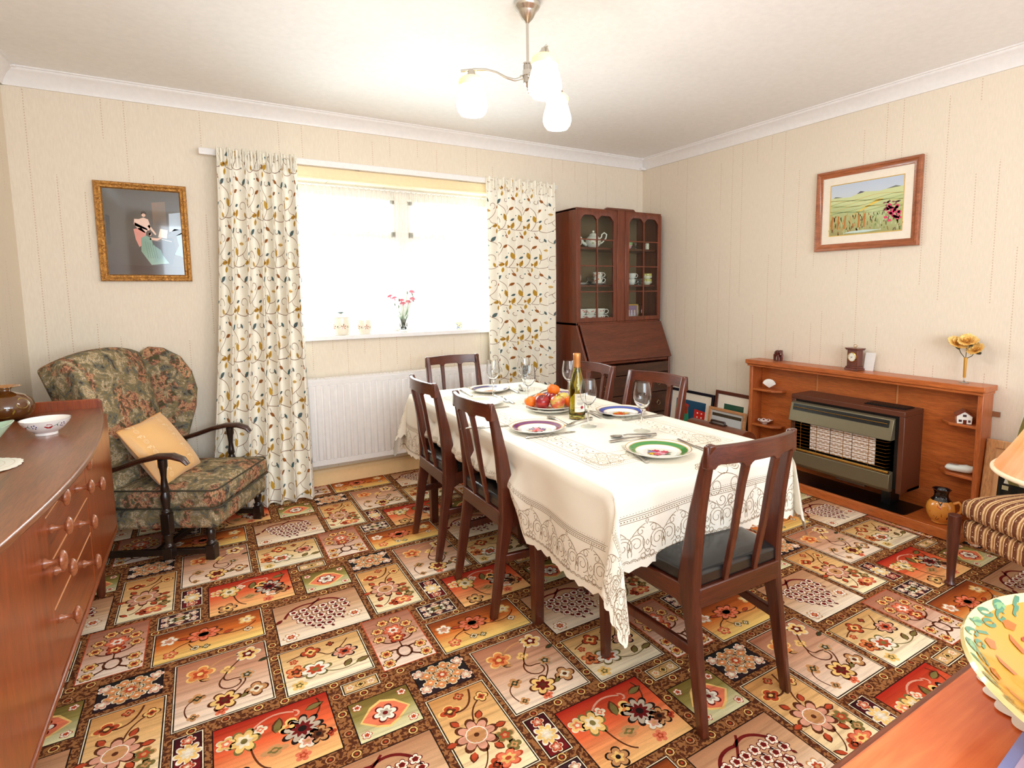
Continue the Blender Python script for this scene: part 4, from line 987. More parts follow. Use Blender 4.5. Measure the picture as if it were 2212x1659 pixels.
# ---- things on the bureau shelves
BX, BY = 2.79, D-.008
floral = painted('floral_china', .12, .5)
def spots(P, n, seed, w, h0, h1, cols, r=.004, leaf=True):
    q = random.Random(seed)
    for i in range(n):
        u = q.random()*w; v = h0+(h1-h0)*q.random(); P.h = .0004; P.circ(u, v, r*(.6+.6*q.random()), q.choice(cols), 7)
        if leaf: P.leaf(u+r, v, r*2, r, q.random()*6, rgb(120,140,90))
def vessel(pr, seg=32): 
    """returns a function placing pattern on the outside of a lathe profile: x = angle*radius, y = height"""
    def rad(z):
        for (r0, z0), (r1, z1) in zip(pr, pr[1:]):
            if min(z0, z1) <= z <= max(z0, z1) and z1 != z0: return r0+(r1-r0)*(z-z0)/(z1-z0)
        return pr[-1][0]
    return lambda x, y, h: ((rad(y)+h)*cos(x), (rad(y)+h)*sin(x), y)
def cup(name, label, loc, rz, r=.040, h=.048, cols=(rgb(190,60,40), rgb(220,120,60)), body=rgb(248,244,234), rim=None, group='cups on the bureau shelves', tiltx=0):
    b = MB(); b.col = body; pr = [(r*.55,0),(r*.62,.003),(r*.85,.014),(r*.96,h*.6),(r*1.04,h)]
    b.lathe(pr+[(r*.98,h),(r*.9,h*.6),(r*.8,.016),(.0002,.006)], seg=28, cap1=False, cols=[body]*3+[rim or body]*2+[body]*3)
    f = vessel(pr); P = Paint(b, lambda x, y, hh: f(x, y, hh+.0006)); q = random.Random(int(loc[0]*1000))
    for i in range(14):
        u = q.random()*6.28; v = h*(.3+.55*q.random()); c = q.choice(cols); P.poly([(u+.14*cos(a), v+.005*sin(a)) for a in [2*pi*k/7 for k in range(7)]], c)
    o = b.build(name, floral, smooth=50); o.location = loc; o.rotation_euler = (tiltx, 0, rz); tag(o, label, 'cup', group)
    g = MB(); g.col = body; g.tube([(r*.95,0,h*.84),(r*1.35,0,h*.92),(r*1.62,0,h*.68),(r*1.5,0,h*.36),(r*1.1,0,h*.22),(r*.88,0,h*.3)], .0030, 8); g.build('handle', floral, o, smooth=60)
    return o
def stand(z): return z
S1, S2, S3 = 1.550, 1.267, .9855
# teapot with its jug on top shelf, left
tp = thing('teapot', 'white china teapot with looped handle on the top shelf of the bureau', 'teapot', (2.625, 3.555, S1))
b = MB(); b.col = rgb(248,244,230); pr = [(.030,0),(.034,.004),(.052,.02),(.062,.045),(.058,.07),(.040,.09),(.030,.096)]
b.lathe(pr, seg=32); f = vessel(pr); P = Paint(b, lambda x, y, h: f(x, y, h+.0006))
for q_, v, c in ((-1.4,.05,rgb(230,190,150)),(-1.1,.06,rgb(200,160,110)),(-1.75,.035,rgb(190,200,150)),(-.8,.04,rgb(230,190,150)),(-2.1,.06,rgb(220,170,120))): P.poly([(q_+.12*cos(a), v+.007*sin(a)) for a in [2*pi*k/8 for k in range(8)]], c)
b.build('body', floral, tp, smooth=60)
b = MB(); b.col = rgb(248,244,230); b.lathe([(.034,.094),(.030,.105),(.012,.116),(.006,.120),(.010,.128),(.006,.135),(1e-4,.136)], seg=24); b.build('lid', floral, tp, smooth=60)
b = MB(); b.col = rgb(248,244,230); b.tube([(-.050,0,.025),(-.078,0,.040),(-.088,0,.065),(-.100,0,.088)], [.016,.012,.009,.007], 10); b.build('spout', floral, tp, smooth=60)
b = MB(); b.col = rgb(248,244,230); b.tube([(.048,0,.030),(.072,0,.045),(.098,0,.075),(.104,0,.104),(.085,0,.118),(.066,0,.104),(.064,0,.085),(.052,0,.072)], .0055, 10); b.build('handle', floral, tp, smooth=60)
tp.rotation_euler = (0,0,-.5)
b = MB(); b.col = rgb(246,242,228); b.lathe([(.016,0),(.026,.02),(.024,.045),(.02,.055),(.018,.055),(.022,.045),(.024,.02),(.0002,.004)], seg=24, cap1=False); o = b.build('milk_jug', floral, smooth=60); o.location = (2.478, 3.585, S1)
tag(o, 'small white milk jug left of the teapot in the bureau', 'jug')
g = MB(); g.col = rgb(246,242,228); g.tube([(.022,0,.046),(.04,0,.066),(.052,0,.058),(.05,0,.03),(.03,0,.014)], .003, 8); g.build('handle', floral, o, smooth=60); o.rotation_euler = (0,0,-.2)
b = MB(); wv = rgb(246,240,230); pr = [(.018,0),(.030,.012),(.040,.034),(.042,.055)]; b.lathe(pr+[(.039,.055),(.036,.034),(.0002,.008)], seg=28, cap1=False, cols=[rgb(236,180,190),rgb(240,200,200),rgb(160,210,140),rgb(120,190,110),wv,wv,wv])
f = vessel(pr); P = Paint(b, lambda x, y, h: f(x, y, h+.0006)); P.poly([(-1.2+.35*cos(a), .03+.011*sin(a)) for a in [2*pi*k/9 for k in range(9)]], rgb(226,120,140))
o = b.build('sugar_bowl', floral, smooth=50); o.location = (2.975, 3.565, S1); tag(o, 'pink and green sugar bowl on the top bureau shelf, right-hand door', 'bowl')
b = MB(); b.col = rgb(240,236,214); pr = [(.013,0),(.0165,.003),(.0165,.045),(.0145,.05)]; b.lathe(pr+[(1e-4,.05)], seg=20); f = vessel(pr); P = Paint(b, lambda x, y, h: f(x, y, h+.0005)); spots(P, 30, 4, 6.28, .008, .042, [rgb(110,130,80), rgb(200,170,60)], .003, False)
o = b.build('trinket_pot', floral, smooth=50); o.location = (3.125, 3.50, S1); tag(o, 'small leaf-patterned cylindrical pot on the top bureau shelf', 'pot')
for x, y, lb in ((3.045,3.60,'tiny clear glass behind the middle of the top bureau shelf'), (3.10,3.61,'second tiny clear glass at the back of the top bureau shelf')):
    b = MB(); b.lathe([(.016,0),(.004,.004),(.003,.02),(.014,.03),(.015,.055),(.0135,.055),(.0125,.03),(1e-4,.024)], seg=20, cap1=False); o = b.build('liqueur_glass', clear, smooth=60); o.location = (x, y, S1); tag(o, lb, 'glass')
# middle shelf
def saucer(label, x, y, z, r=.068, c=rgb(240,232,222)):
    b = MB(); b.lathe([(.024,0),(.030,.002),(r*.8,.008),(r,.014),(r,.0155),(r*.8,.0105),(.03,.005),(1e-4,.0045)], seg=36, cap1=False, cols=[c]*4+[rgb(206,150,110)]+[c]*2); o = b.build('saucer', floral, smooth=50); o.location = (x, y, z); return tag(o, label, 'saucer', 'saucers in the bureau')
saucer('flat saucer beneath the orange-flowered cups in the bureau', 2.668, 3.555, S2)
cup('teacup', 'lower of the two stacked orange-flowered teacups, middle bureau shelf', (2.668,3.555,S2+.0085), -.3)
cup('teacup', 'upper of the two stacked orange-flowered teacups, middle bureau shelf', (2.668,3.555,S2+.050), -.2)
b = MB(); b.col = rgb(240,238,226); b.lathe([(.03,-.002),(.055,-.004),(.072,0),(.072,.0025),(.055,0),(1e-4,0)], seg=36, cap0=True, cap1=False); o = b.build('standing_plate', floral, smooth=50); o.location = (2.476, 3.60, S2+.072); o.rotation_euler = (radians(76),0,.2); tag(o, 'pale plate standing on edge behind the left bureau door', 'plate')
saucer('saucer lying flat in front of the standing plate in the bureau', 2.50, 3.545, S2, .055)
cutg = glassmat('cut_glass', (236,238,236), ior=1.5)
for x, y, s, lb in ((2.598,3.56,1,'faceted clear glass dish just left of the stacked cups'), (2.742,3.60,1.25,'cut-glass bowl right of the orange-flowered cups in the bureau'), (3.055,3.50,.9,'small cut-glass tumbler in front of the white cups')):
    b = MB(); pr = [(.016*s,0),(.020*s,.002),(.026*s,.03*s),(.032*s,.055*s),(.0295*s,.055*s),(.023*s,.03*s),(.002,.012*s)]; b.lathe(pr, seg=12, cap1=False); o = b.build('cut_glass_dish', cutg, smooth=10); o.location = (x, y, S2); tag(o, lb, 'glass dish')
wh = rgb(250,248,240)
for k, (x, y, z, lb) in enumerate(((3.018,3.56,S2,'lower plain white mug behind the right bureau door'), (3.020,3.56,S2+.047,'upper plain white mug behind the right bureau door'), (2.955,3.60,S2,'plain white cup at the left of the right bureau door'))):
    cup('white_cup', lb, (x,y,z), -.1, .034, .046, (wh,), wh, group='plain white cups in the bureau')
for z, lb, t in ((S2,'lower pale green-banded teacup at the right of the middle shelf',0), (S2+.044,'upper pale green-banded teacup, tilted in its stack',.0)):
    cup('teacup', lb, (3.128,3.50,z), .15, .038, .046, (wh,rgb(220,214,150)), rgb(240,238,214), rim=rgb(206,200,110))
# bottom shelf
for k, (x, y, z, lb) in enumerate(((2.505,3.55,S3,'lower rose-sprigged teacup at the far left of the bottom shelf'), (2.505,3.55,S3+.046,'upper rose-sprigged teacup at the far left of the bottom shelf'),
        (2.592,3.545,S3,'lower rose-sprigged teacup in the middle of the bottom shelf'), (2.592,3.545,S3+.046,'upper rose-sprigged teacup in the middle of the bottom shelf'),
        (2.680,3.54,S3,'lower rose-sprigged teacup nearest the pilaster on the bottom shelf'), (2.680,3.54,S3+.046,'upper rose-sprigged teacup nearest the pilaster on the bottom shelf'))):
    cup('teacup', lb, (x,y,z), -.1-.1*k, .041, .050, (rgb(226,150,140), rgb(206,120,110)))
pf = thing('photo_frame', 'small gold-framed photograph standing on the bottom bureau shelf', 'photo frame', (3.010,3.545,S3), -.12)
gold = metal('gilt', (214,176,96), .35)
b = MB(); w2, h2 = .058, .125
for q in ((-w2,-w2+.012,0,h2),(w2-.012,w2,0,h2),(-w2,w2,0,.012),(-w2,w2,h2-.012,h2)): b.box(q[0],q[1],-.006,.004,q[2],q[3])
b.build('frame', gold, pf, bevel=.002)
b = MB(); b.col = rgb(150,120,150); b.box(-w2+.01,w2-.01,-.002,.002,.01,h2-.01); P = Paint(b, lambda x, y, h: (x,-.0022-h,y)); P.poly([(-.046,.012),(.046,.012),(.046,.03),(-.046,.03)], rgb(210,205,215)); P.h=.0002
for x in (-.03,-.004,.024): P.circ(x,.068,.008,rgb(230,200,190),8,.011); P.poly([(x-.012,.02),(x+.012,.02),(x+.008,.058),(x-.008,.058)], rgb(222,206,214))
b.build('photograph', painted('photo_print', .25, .3), pf)
for x, lb in ((3.085,'slim clear glass candlestick right of the photo frame'), (3.122,'second slim clear glass candlestick, nearer the door stile')):
    b = MB(); b.lathe([(.016,0),(.010,.006),(.005,.02),(.007,.05),(.005,.08),(.009,.12),(.007,.122),(.0002,.11)], seg=16, cap1=False); o = b.build('glass_candlestick', clear, smooth=60); o.location = (x, 3.55, S3); tag(o, lb, 'candlestick')

# ------------------------------------------------------------ pictures on the walls
def frame_mb(w, h, fw, prof):
    """mitred frame in the xz plane centred on 0; prof = [(inset, depth)] from outer back to inner"""
    b = MB(); n = len(prof)
    for i, (ins, d) in enumerate(prof):
        for sx, sz in ((-1,-1),(1,-1),(1,1),(-1,1)): b.v.append((sx*(w/2-ins), -d, sz*(h/2-ins)))
    for j in range(n-1):
        for i in range(4): b.face((j*4+i, j*4+(i+1) % 4, j*4+4+(i+1) % 4, j*4+4+i))
    return b
pic = thing('framed_print', 'ornate gilt-framed dark picture on the left wall space above the armchair', 'picture', (-.234, D-.002, 1.553)); pic['label'] = 'gilt-framed dark picture of a woman and child, above the green armchair'
Wd, Hg = .405, .515
b = frame_mb(Wd, Hg, .034, [(0,0),(0,.016),(.006,.026),(.014,.029),(.020,.022),(.024,.020),(.030,.020),(.034,.010),(.036,.004)])
gm = N('carved_gilt'); g = gm.noise(gm.coord((1,1,1)), 75, 3, .6, 1.5); gm.base(gm.ramp(g, [(.35, rgb(140,84,28)), (.6, rgb(216,156,76))])); gm.set(rough=.4, metal=.35); gm.bump(g, 1.0, .006)
b.build('frame', gm.m, pic, smooth=30)
b = MB(); b.col = rgb(60,52,46); hw_, hh_ = Wd/2-.034, Hg/2-.034
b.box(-hw_, hw_, -.006, -.001, -hh_, hh_); P = Paint(b, lambda x, y, h: (-hw_+2*hw_*x, -.0064-h, -hh_+2*hh_*y))
P.poly([(0,0),(1,0),(1,1),(0,1)], (rgb(58,38,32),rgb(72,50,46),rgb(92,86,80),rgb(84,78,68))); P.h = .0002
P.poly([(0,.0),(1,0),(1,.1),(0,.12)], rgb(60,38,32)); P.poly([(.62,.45),(.80,.45),(.80,.88),(.62,.86)], (rgb(76,62,52),rgb(90,72,60),rgb(120,100,82),rgb(130,100,78)))
P.poly([(.02,.35),(.06,.35),(.07,.68),(.02,.7)], rgb(44,38,36))
P.h = .0004; P.poly([(.83,.52),(1,.56),(1,.76),(.84,.74)], rgb(176,192,208)); P.poly([(.88,.25),(1,.22),(1,.52),(.92,.48),(.95,.36)], rgb(130,150,160)); P.poly([(.8,.47),(.9,.56),(1,.55),(1,.5),(.9,.47)], rgb(90,90,96))
P.poly([(.58,.13),(.84,.12),(.9,.3),(.88,.44),(.78,.46),(.7,.4),(.6,.4)], rgb(36,32,42)); P.h = .0006
P.poly([(.44,.66),(.50,.68),(.56,.66),(.585,.58),(.56,.52),(.50,.50),(.42,.54),(.37,.60),(.38,.66)], rgb(232,196,180)); P.poly([(.36,.54),(.46,.56),(.52,.5),(.5,.38),(.42,.33),(.38,.42)], rgb(214,140,128)); P.poly([(.38,.62),(.54,.55),(.54,.53),(.38,.58)], rgb(140,80,86))
P.circ(.505,.71,.026,rgb(226,186,166),10,.024); P.poly([(.47,.71),(.48,.75),(.52,.755),(.545,.73),(.54,.715),(.505,.73)], rgb(48,32,26)); P.poly([(.545,.58),(.57,.6),(.655,.49),(.64,.475)], rgb(226,190,170))
P.h = .0008; P.poly([(.45,.44),(.52,.47),(.58,.44),(.60,.36),(.70,.30),(.72,.24),(.80,.14),(.56,.12),(.50,.2),(.44,.28)], (rgb(120,156,140),)*4+(rgb(110,150,150),)*2+(rgb(150,186,180),rgb(140,170,156),rgb(90,126,116),rgb(120,150,130))); P.poly([(.56,.42),(.66,.41),(.72,.44),(.71,.455),(.66,.44),(.57,.45)], rgb(224,180,156))
for k in range(5): P.h = .001; P.rib([(.50+.03*k,.40-.01*k),(.53+.03*k,.2)], .006, rgb(90,124,112))
P.circ(.555,.50,.030,rgb(70,46,36),10,.032); P.circ(.572,.485,.018,rgb(224,180,156),8,.02)
P.h = .0008; P.poly([(.675,.455),(.79,.44),(.81,.54),(.71,.555)], rgb(226,206,178)); P.rib([(.72,.43),(.85,.405)], .008, rgb(206,196,180))
b.build('print', painted('glazed_print', .10, .8), pic)
lp = thing('framed_landscape', 'teak-framed embroidered landscape of hills and pink flowers above the fireplace', 'picture', (W-.002, 1.823, 1.682), radians(-90))
Wd, Hg = .585, .467
b = frame_mb(Wd, Hg, .04, [(0,0),(0,.020),(.004,.026),(.014,.026),(.030,.016),(.036,.014),(.040,.012)])
b.build('frame', wood('walnut_frame', (134,68,34), (184,104,58), 'X', .25, .4), lp, smooth=30)
b = MB(); b.box(-Wd/2+.034, Wd/2-.034, -.010, -.001, -Hg/2+.034, Hg/2-.034); b.build('mount', plain('ivory_mount', (238,226,208), .8), lp)
b = frame_mb(.415, .300, .004, [(0,.0095),(0,.0115),(.004,.0115),(.005,.0095)]); b.build('slip', gold, lp)
b = MB(); b.col = rgb(160,180,130); hw_, hh_ = .2035, .146
b.box(-hw_, hw_, -.0104, -.009, -hh_, hh_); P = Paint(b, lambda x, y, h: (-hw_+2*hw_*x, -.0106-h, -hh_+2*hh_*y))
P.poly([(0,.6),(1,.6),(1,1),(0,1)], (rgb(206,212,216),rgb(200,208,216),rgb(186,198,216),rgb(190,202,216))); P.h = .0002
P.poly([(0,.5),(1,.5),(1,.80),(.9,.82),(.78,.79),(.68,.77),(.56,.79),(.49,.80),(.43,.81),(.36,.76),(.28,.73),(.15,.74),(.05,.76),(0,.74)], rgb(204,210,156)); P.h = .0003
P.poly([(.38,.77),(.43,.82),(.49,.80),(.46,.785)], rgb(96,92,104)); P.poly([(.04,.75),(.07,.775),(.18,.745),(.1,.745)], rgb(120,128,116)); P.poly([(.78,.79),(.9,.83),(.97,.80),(.88,.795)], rgb(120,124,110))
P.poly([(0,.0),(1,0),(1,.66),(.7,.64),(.5,.55),(.3,.6),(0,.62)], (rgb(160,150,100),rgb(164,164,110),rgb(190,202,146),rgb(192,204,150),rgb(200,212,160),rgb(196,202,150),rgb(186,198,144))); P.h = .0005
P.poly([(.3,.36),(.42,.42),(.62,.54),(.74,.6),(.74,.63),(.66,.62),(.5,.5),(.36,.40)], rgb(232,196,90))
rd = random.Random(5)
for k in range(10): y = .42+.03*k; P.rib([(i/8, y+.035*sin(i*.9+k*1.7)) for i in range(9)], .008, rd.choice([rgb(150,160,96),rgb(196,190,120),rgb(130,150,96),rgb(206,180,110)]))
P.h = .0007
for k in range(170):
    x, y = rd.random(), rd.random()*.36; a = 1.2+rd.random()*.9; L_ = .03+.07*rd.random()
    c = rd.choice([rgb(168,110,58),rgb(140,150,90),rgb(196,160,96),rgb(100,80,60),rgb(180,190,140),rgb(206,140,80)] if x < .55 else [rgb(140,160,100),rgb(190,196,160),rgb(96,84,70),rgb(150,110,70),rgb(120,140,90)])
    P.rib([(x, y), (x+L_*cos(a)*.5, min(.5, y+L_*sin(a)))], .012, c)
P.h = .001
for x in (.03,.12,.22,.42,.50): P.rib([(x,.12),(x+.01,.38)], .022, rgb(190,120,60))
for k in range(26): P.leaf(.80+.16*rd.random(), .22+.24*rd.random(), .06, .05, rd.random()*6.3, rgb(220,70,110))
for k in range(20): P.leaf(.76+.22*rd.random(), .40+.16*rd.random(), .05, .03, rd.random()*6.3, rgb(140,96,88))
P.poly([(.2,.03),(.5,.02),(.75,.05),(.5,.07),(.3,.06)], rgb(196,214,206))
b.build('embroidery', painted('embroidery', .9), lp)

# ------------------------------------------------------------ fireplace surround
fs = thing('fireplace_surround', 'long teak fireplace surround with mantel shelf, side panels and low plinth', 'fireplace', (W-.004, 1.822, 0), radians(90))
# local: x runs along the wall (away from the camera is +x), y = -toward room ... rotated 90 deg: local x -> +y world, local y -> -x world
b = MB(); b.box(-.68,.68, .001,.142, .728,.755); b.box(-.674,.674,.001,.134,.7235,.728); b.box(-.672,.672,.001,.130,.712,.7235); b.build('mantel_shelf', surround, fs, bevel=.003)
b = MB(); b.box(-.64,.64,.001,.014,.05,.712); b.build('back_panel', surround, fs)
for x in (-.235,.235): 
    b = MB(); b.box(x-.004,x+.004,.014,.018,.59,.712); b.build('cover_strip', plain('pale_strip', (206,134,76), .4), fs)
for s in (-1, 1):
    b = MB(); b.box(s*.655-.012, s*.655+.012, .001,.112, 0,.712); b.build('side_panel', surroundZ, fs, bevel=.003)
b = MB(); b.box(-.655,.664,.001,.236,.0,.050); b.box(-.655,.664,.228,.246,.004,.056); b.build('plinth', surround, fs, bevel=.003)
b = MB(); pp = [(-.40,.014),(.40,.014),(.40,.19)]+[(.40-.03+.03*cos(a), .19+.03*sin(a)) for a in (0,.5,1.0,1.57)]+[(-.37,.22)]+[(-.37+.03*cos(a), .19+.03*sin(a)) for a in (1.57,2.1,2.6,3.14)]
b.prism(pp, 'z', .050,.054); b.build('hearth_slab', plain('black_slate', (7,7,8), .3), fs)
for s, x, z in ((1,.643,.545),(1,.643,.305),(-1,-.643,.540),(-1,-.643,.285)):
    b = MB(); L_ = .19 if s > 0 else .17
    b.prism([(x,.014),(x-s*L_,.014),(x-s*L_,.05),(x-s*(L_-.05),.098),(x,.104)] if s > 0 else [(x,.104),(x-s*(L_-.05),.098),(x-s*L_,.05),(x-s*L_,.014),(x,.014)], 'z', z, z+.015); b.build('corner_shelf', surround, fs, bevel=.003)
b = MB(); b.box(-.70,-.664,.001,.006,.60,.625); b.build('wall_lug', steel, fs)

# gas fire: local frame like the surround's
gf = thing('gas_fire', 'wide olive-metal gas fire with brown case mounted in the fireplace', 'gas fire', (W-.006, 1.775, 0), radians(90))
yb0, y1_ = .014, .205; X0, X1 = -.325, .325
case = plain('brown_case', (92,48,30), .4); blackm = plain('black_enamel', (12,12,13), .3); olive = plain('olive_bronze_metal', (122,112,88), .38, .55)
b = MB(); b.box(X0,X1,yb0,y1_,.560,.588); b.box(X0,X0+.028,yb0,y1_,.150,.56); b.box(X1-.028,X1,yb0,y1_,.150,.56); b.box(X0,X1,yb0,y1_-.06,.15,.17); b.build('case', case, gf, bevel=.003)
b = MB(); b.box(X0+.03,X0+.24,.05,.15,.588,.593); 
for k in range(7): b.box(X0+.035,X0+.235,.055+k*.013,.061+k*.013,.593,.596)
b.build('flue_grille', blackm, gf)
b = MB(); b.box(X0+.028,X1-.028,.02,y1_-.004,.17,.56); b.build('inner_body', blackm, gf)
b = MB(); b.prism([(y1_-.004,.548),(y1_+.014,.540),(y1_+.040,.432),(y1_-.004,.432)], 'x', X0+.045, X1-.010); 
o = b.build('upper_cover', olive, gf, bevel=.003)
b = MB(); b.hexa([(X0+.065,y1_+.0155,.534),(X1-.03,y1_+.0155,.534),(X1-.03,y1_+.0245,.500),(X0+.065,y1_+.0245,.500),(X0+.065,y1_+.020,.536),(X1-.03,y1_+.020,.536),(X1-.03,y1_+.028,.498),(X0+.065,y1_+.028,.498)]); b.build('vent_slot', blackm, o)
b = MB(); b.tube([(X0+.07,y1_+.026,.517),(X1-.035,y1_+.026,.517)], .0025, 8); b.build('slot_bar', brass, o)
b = MB(); b.prism([(y1_-.004,.155),(y1_+.022,.155),(y1_+.038,.175),(y1_+.034,.250),(y1_-.004,.262)], 'x', X0+.045, X1-.010); b.build('lower_cover', olive, gf, bevel=.003)
b = MB(); b.box(X0+.045,X1-.01,y1_-.02,y1_-.004,.256,.436); b.build('reflector', plain('brass_reflector', (206,160,88), .35, .55), gf)
rad_m = N('ceramic_radiant'); v = rad_m.coord((1,1,1)); sp = rad_m.node('ShaderNodeSeparateXYZ'); rad_m.link(v, sp.inputs[0])
fz = rad_m.math('FRACT', rad_m.math('DIVIDE', sp.outputs[2], .0125)); row = rad_m.math('FLOOR', rad_m.math('DIVIDE', sp.outputs[2], .0125))
fx_ = rad_m.math('FRACT', rad_m.math('ADD', rad_m.math('DIVIDE', sp.outputs[0], .032), rad_m.math('MULTIPLY', row, .5)))
sl = rad_m.math('MULTIPLY', rad_m.math('LESS_THAN', fz, .42), rad_m.math('LESS_THAN', fx_, .68)); rad_m.base(rad_m.mix(sl, rgb(246,232,220), rgb(198,150,112))); rad_m.set(rough=.8)
for k in range(3):
    b = MB(); w0 = -.185+k*.127; b.box(w0,w0+.122,y1_-.004,y1_+.006,.272,.424); b.build('radiant_panel', rad_m.m, gf, bevel=.002)
b = MB(); b.tube([(X0+.05,y1_+.034,.262),(X1-.012,y1_+.034,.262)], .007, 8); b.build('brass_rail', brass, gf)
for k in range(8):
    z = .282+k*.0195; b = MB(); b.tube([(X0+.06,y1_,z),(X0+.07,y1_+.030,z),(X1-.03,y1_+.030,z),(X1-.02,y1_,z)], .0016, 6); b.build('guard_wire', brass, gf)
for x in (X0+.16, X0+.30, X1-.19, X1-.09):
    b = MB(); b.tube([(x,y1_+.030,.27),(x,y1_+.030,.432)], .0016, 6); b.build('guard_upright', brass, gf)
b = MB(); b.box(-.14,.02,y1_-.02,y1_+.004,.140,.150); b.build('control_flap', plain('dull_steel', (96,90,84), .4, .6), gf)
b = MB(); b.box(X0+.09,X0+.14,.03,.12,.054,.15); b.build('gas_pipe_cover', blackm, gf)

# ------------------------------------------------------------ things on and in the surround
# carved elephant
el = MB(); el.ball((0,0,.042), .020, 16, 10, 1.45, .82, .95); el.ball((.027,0,.050), .013, 14, 8, 1.0, .85, 1.05)
for x in (-.018,.017):
    for y in (-.009,.009): el.tube([(x,y,0),(x,y,.018),(x*.9,y*.9,.036)], [.0062,.0068,.0085], 8)
el.tube([(.036,0,.050),(.045,0,.036),(.047,0,.018),(.044,0,.004)], [.007,.0055,.004,.003], 8); el.tube([(-.027,0,.05),(-.031,0,.036),(-.030,0,.022)], [.002,.0016,.0012], 6)
for y in (-1,1): el.ball((.020,y*.013,.050), .011, 10, 6, .45, .35, 1.2)
eo = el.build('carved_elephant', wood('rosewood', (66,20,14), (112,42,28), 'Z', .3, .3), smooth=70); eo.location = (W-.055, 2.318, .756); eo.rotation_euler = (0,0,radians(-115)); eo.scale = (1.16,)*3; tag(eo, 'small carved reddish wooden elephant at the left end of the mantel shelf', 'ornament')
for y in (-1,1):
    q = MB(); q.tube([(.036,y*.006,.044),(.043,y*.008,.038)], [.0014,.0008], 6); q.build('tusk', china, eo)
# mantel clock
ck = thing('mantel_clock', 'small wooden carriage-style clock with round white dial on the mantel', 'clock', (W-.066, 1.806, .756), radians(-99))
ck.scale = (1.18,)*3; cw = wood('clock_mahogany', (84,34,22), (124,58,36), 'Z', .3, .3)
b = MB(); b.box(-.036,.036,-.026,.026,0,.010); b.box(-.033,.033,-.023,.023,.010,.018); b.box(-.028,.028,-.019,.019,.018,.098); b.box(-.034,.034,-.024,.024,.098,.103); b.box(-.037,.037,-.027,.027,.103,.108); b.build('case', cw, ck, bevel=.0015)
b = MB(); b.lathe([(.0235,0),(.0245,.002),(.021,.004),(.0205,.002)], seg=36, cap0=False, cap1=False); o = b.build('bezel', brass, ck); o.location = (0,-.019,.064); o.rotation_euler = (radians(90),0,0)
b = MB(); b.col = rgb(244,240,226); P = Paint(b, lambda x, y, h: (x,-.0198-h,.064+y)); P.circ(0,0,.0212,rgb(244,240,226),32); P.h = .0003
for k in range(12):
    a = k*pi/6; P.rib([(.0165*cos(a),.0165*sin(a)),(.0198*cos(a),.0198*sin(a))], .0016, rgb(30,28,28))
P.rib([(.002,.002),(-.008,-.007)], .0018, rgb(20,20,20)); P.rib([(.002,0),(-.014,.0)], .0013, rgb(20,20,20)); P.circ(0,0,.0018,rgb(20,20,20),8); b.build('dial', painted('dial_enamel', .3), ck)
b = MB(); b.lathe([(.003,.108),(.002,.112),(.003,.114)], seg=10); b.tube([(.009*cos(a), 0, .118+.006*sin(a)) for a in [2*pi*i/14 for i in range(14)]], .0012, 6, closed=True); b.build('carrying_ring', brass, ck)
b = MB(); b.hexa([(-.004,-.0008,0),(.040,-.0008,0),(.040,.0008,0),(-.004,.0008,0),(-.004,-.0008,.092),(.040,-.0008,.097),(.040,.0008,.097),(-.004,.0008,.092)]); o = b.build('envelope', plain('white_paper', (238,236,232), .7)); o.location = (W-.030, 1.770, .756); o.scale = (1.2,1,1.12); o.rotation_euler = (0,radians(6),radians(-84)); tag(o, 'white envelope propped upright behind the mantel clock', 'envelope')
# rose in a tube vase
rv = thing('flower_vase', 'slender gold tube vase on a clear foot at the right end of the mantel', 'vase', (W-.060, 1.262, .756))
b = MB(); b.lathe([(.022,0),(.022,.0015),(.006,.003),(.003,.008)], seg=24); b.tube([(0,0,.004),(0,0,.024)], .003, 8); b.build('base', clear, rv, smooth=50)
b = MB(); b.lathe([(.0052,.024),(.0062,.030),(.0075,.125),(.0066,.125),(.005,.030)], seg=16, cap1=False); b.build('stem_tube', plain('gold_frost', (214,160,70), .3, .5), rv, smooth=50)
yl = N('yellow_petal'); g = yl.noise(yl.coord((1,1,1)), 40, 2); yl.base(yl.ramp(g, [(.3, rgb(232,172,70)), (.7, rgb(252,218,140))])); yl.set(rough=.6); yl = yl.m
leafm = plain('silk_leaf', (58,62,36), .6)
def rose(name, label, c, r, parent_loc, mat=yl, light=False):
    b = MB(); q = random.Random(int(c[0]*999+c[2]*555))
    for ly, (n, rr, tilt) in enumerate(((9,1.0,.35),(8,.82,.8),(7,.62,1.15),(5,.42,1.4))):
        for i in range(n):
            a = 2*pi*i/n+ly*.5+q.random()*.25; R = r*rr*(.9+.2*q.random()); ca, sa = cos(a), sin(a)
            def pt(u, v, a=a, R=R, tilt=tilt):
                w_ = (u-.5)*1.15*R*sin(pi*(.18+.72*v)); l_ = v*R; ro = l_*cos(tilt*(.55+.45*v)); z_ = l_*sin(tilt)*.8+ .10*R*sin(u*pi*3)*v
                return (ro*cos(a)-w_*sin(a), ro*sin(a)+w_*cos(a), z_)
            b.grid(4, 3, lambda u, v: pt(u, v))
    o = b.build(name, mat, smooth=70); o.location = c; tag(o, label, 'flower', 'silk flowers in the tube vase'); return o
bl = Vector((W-.060, 1.262, .756))
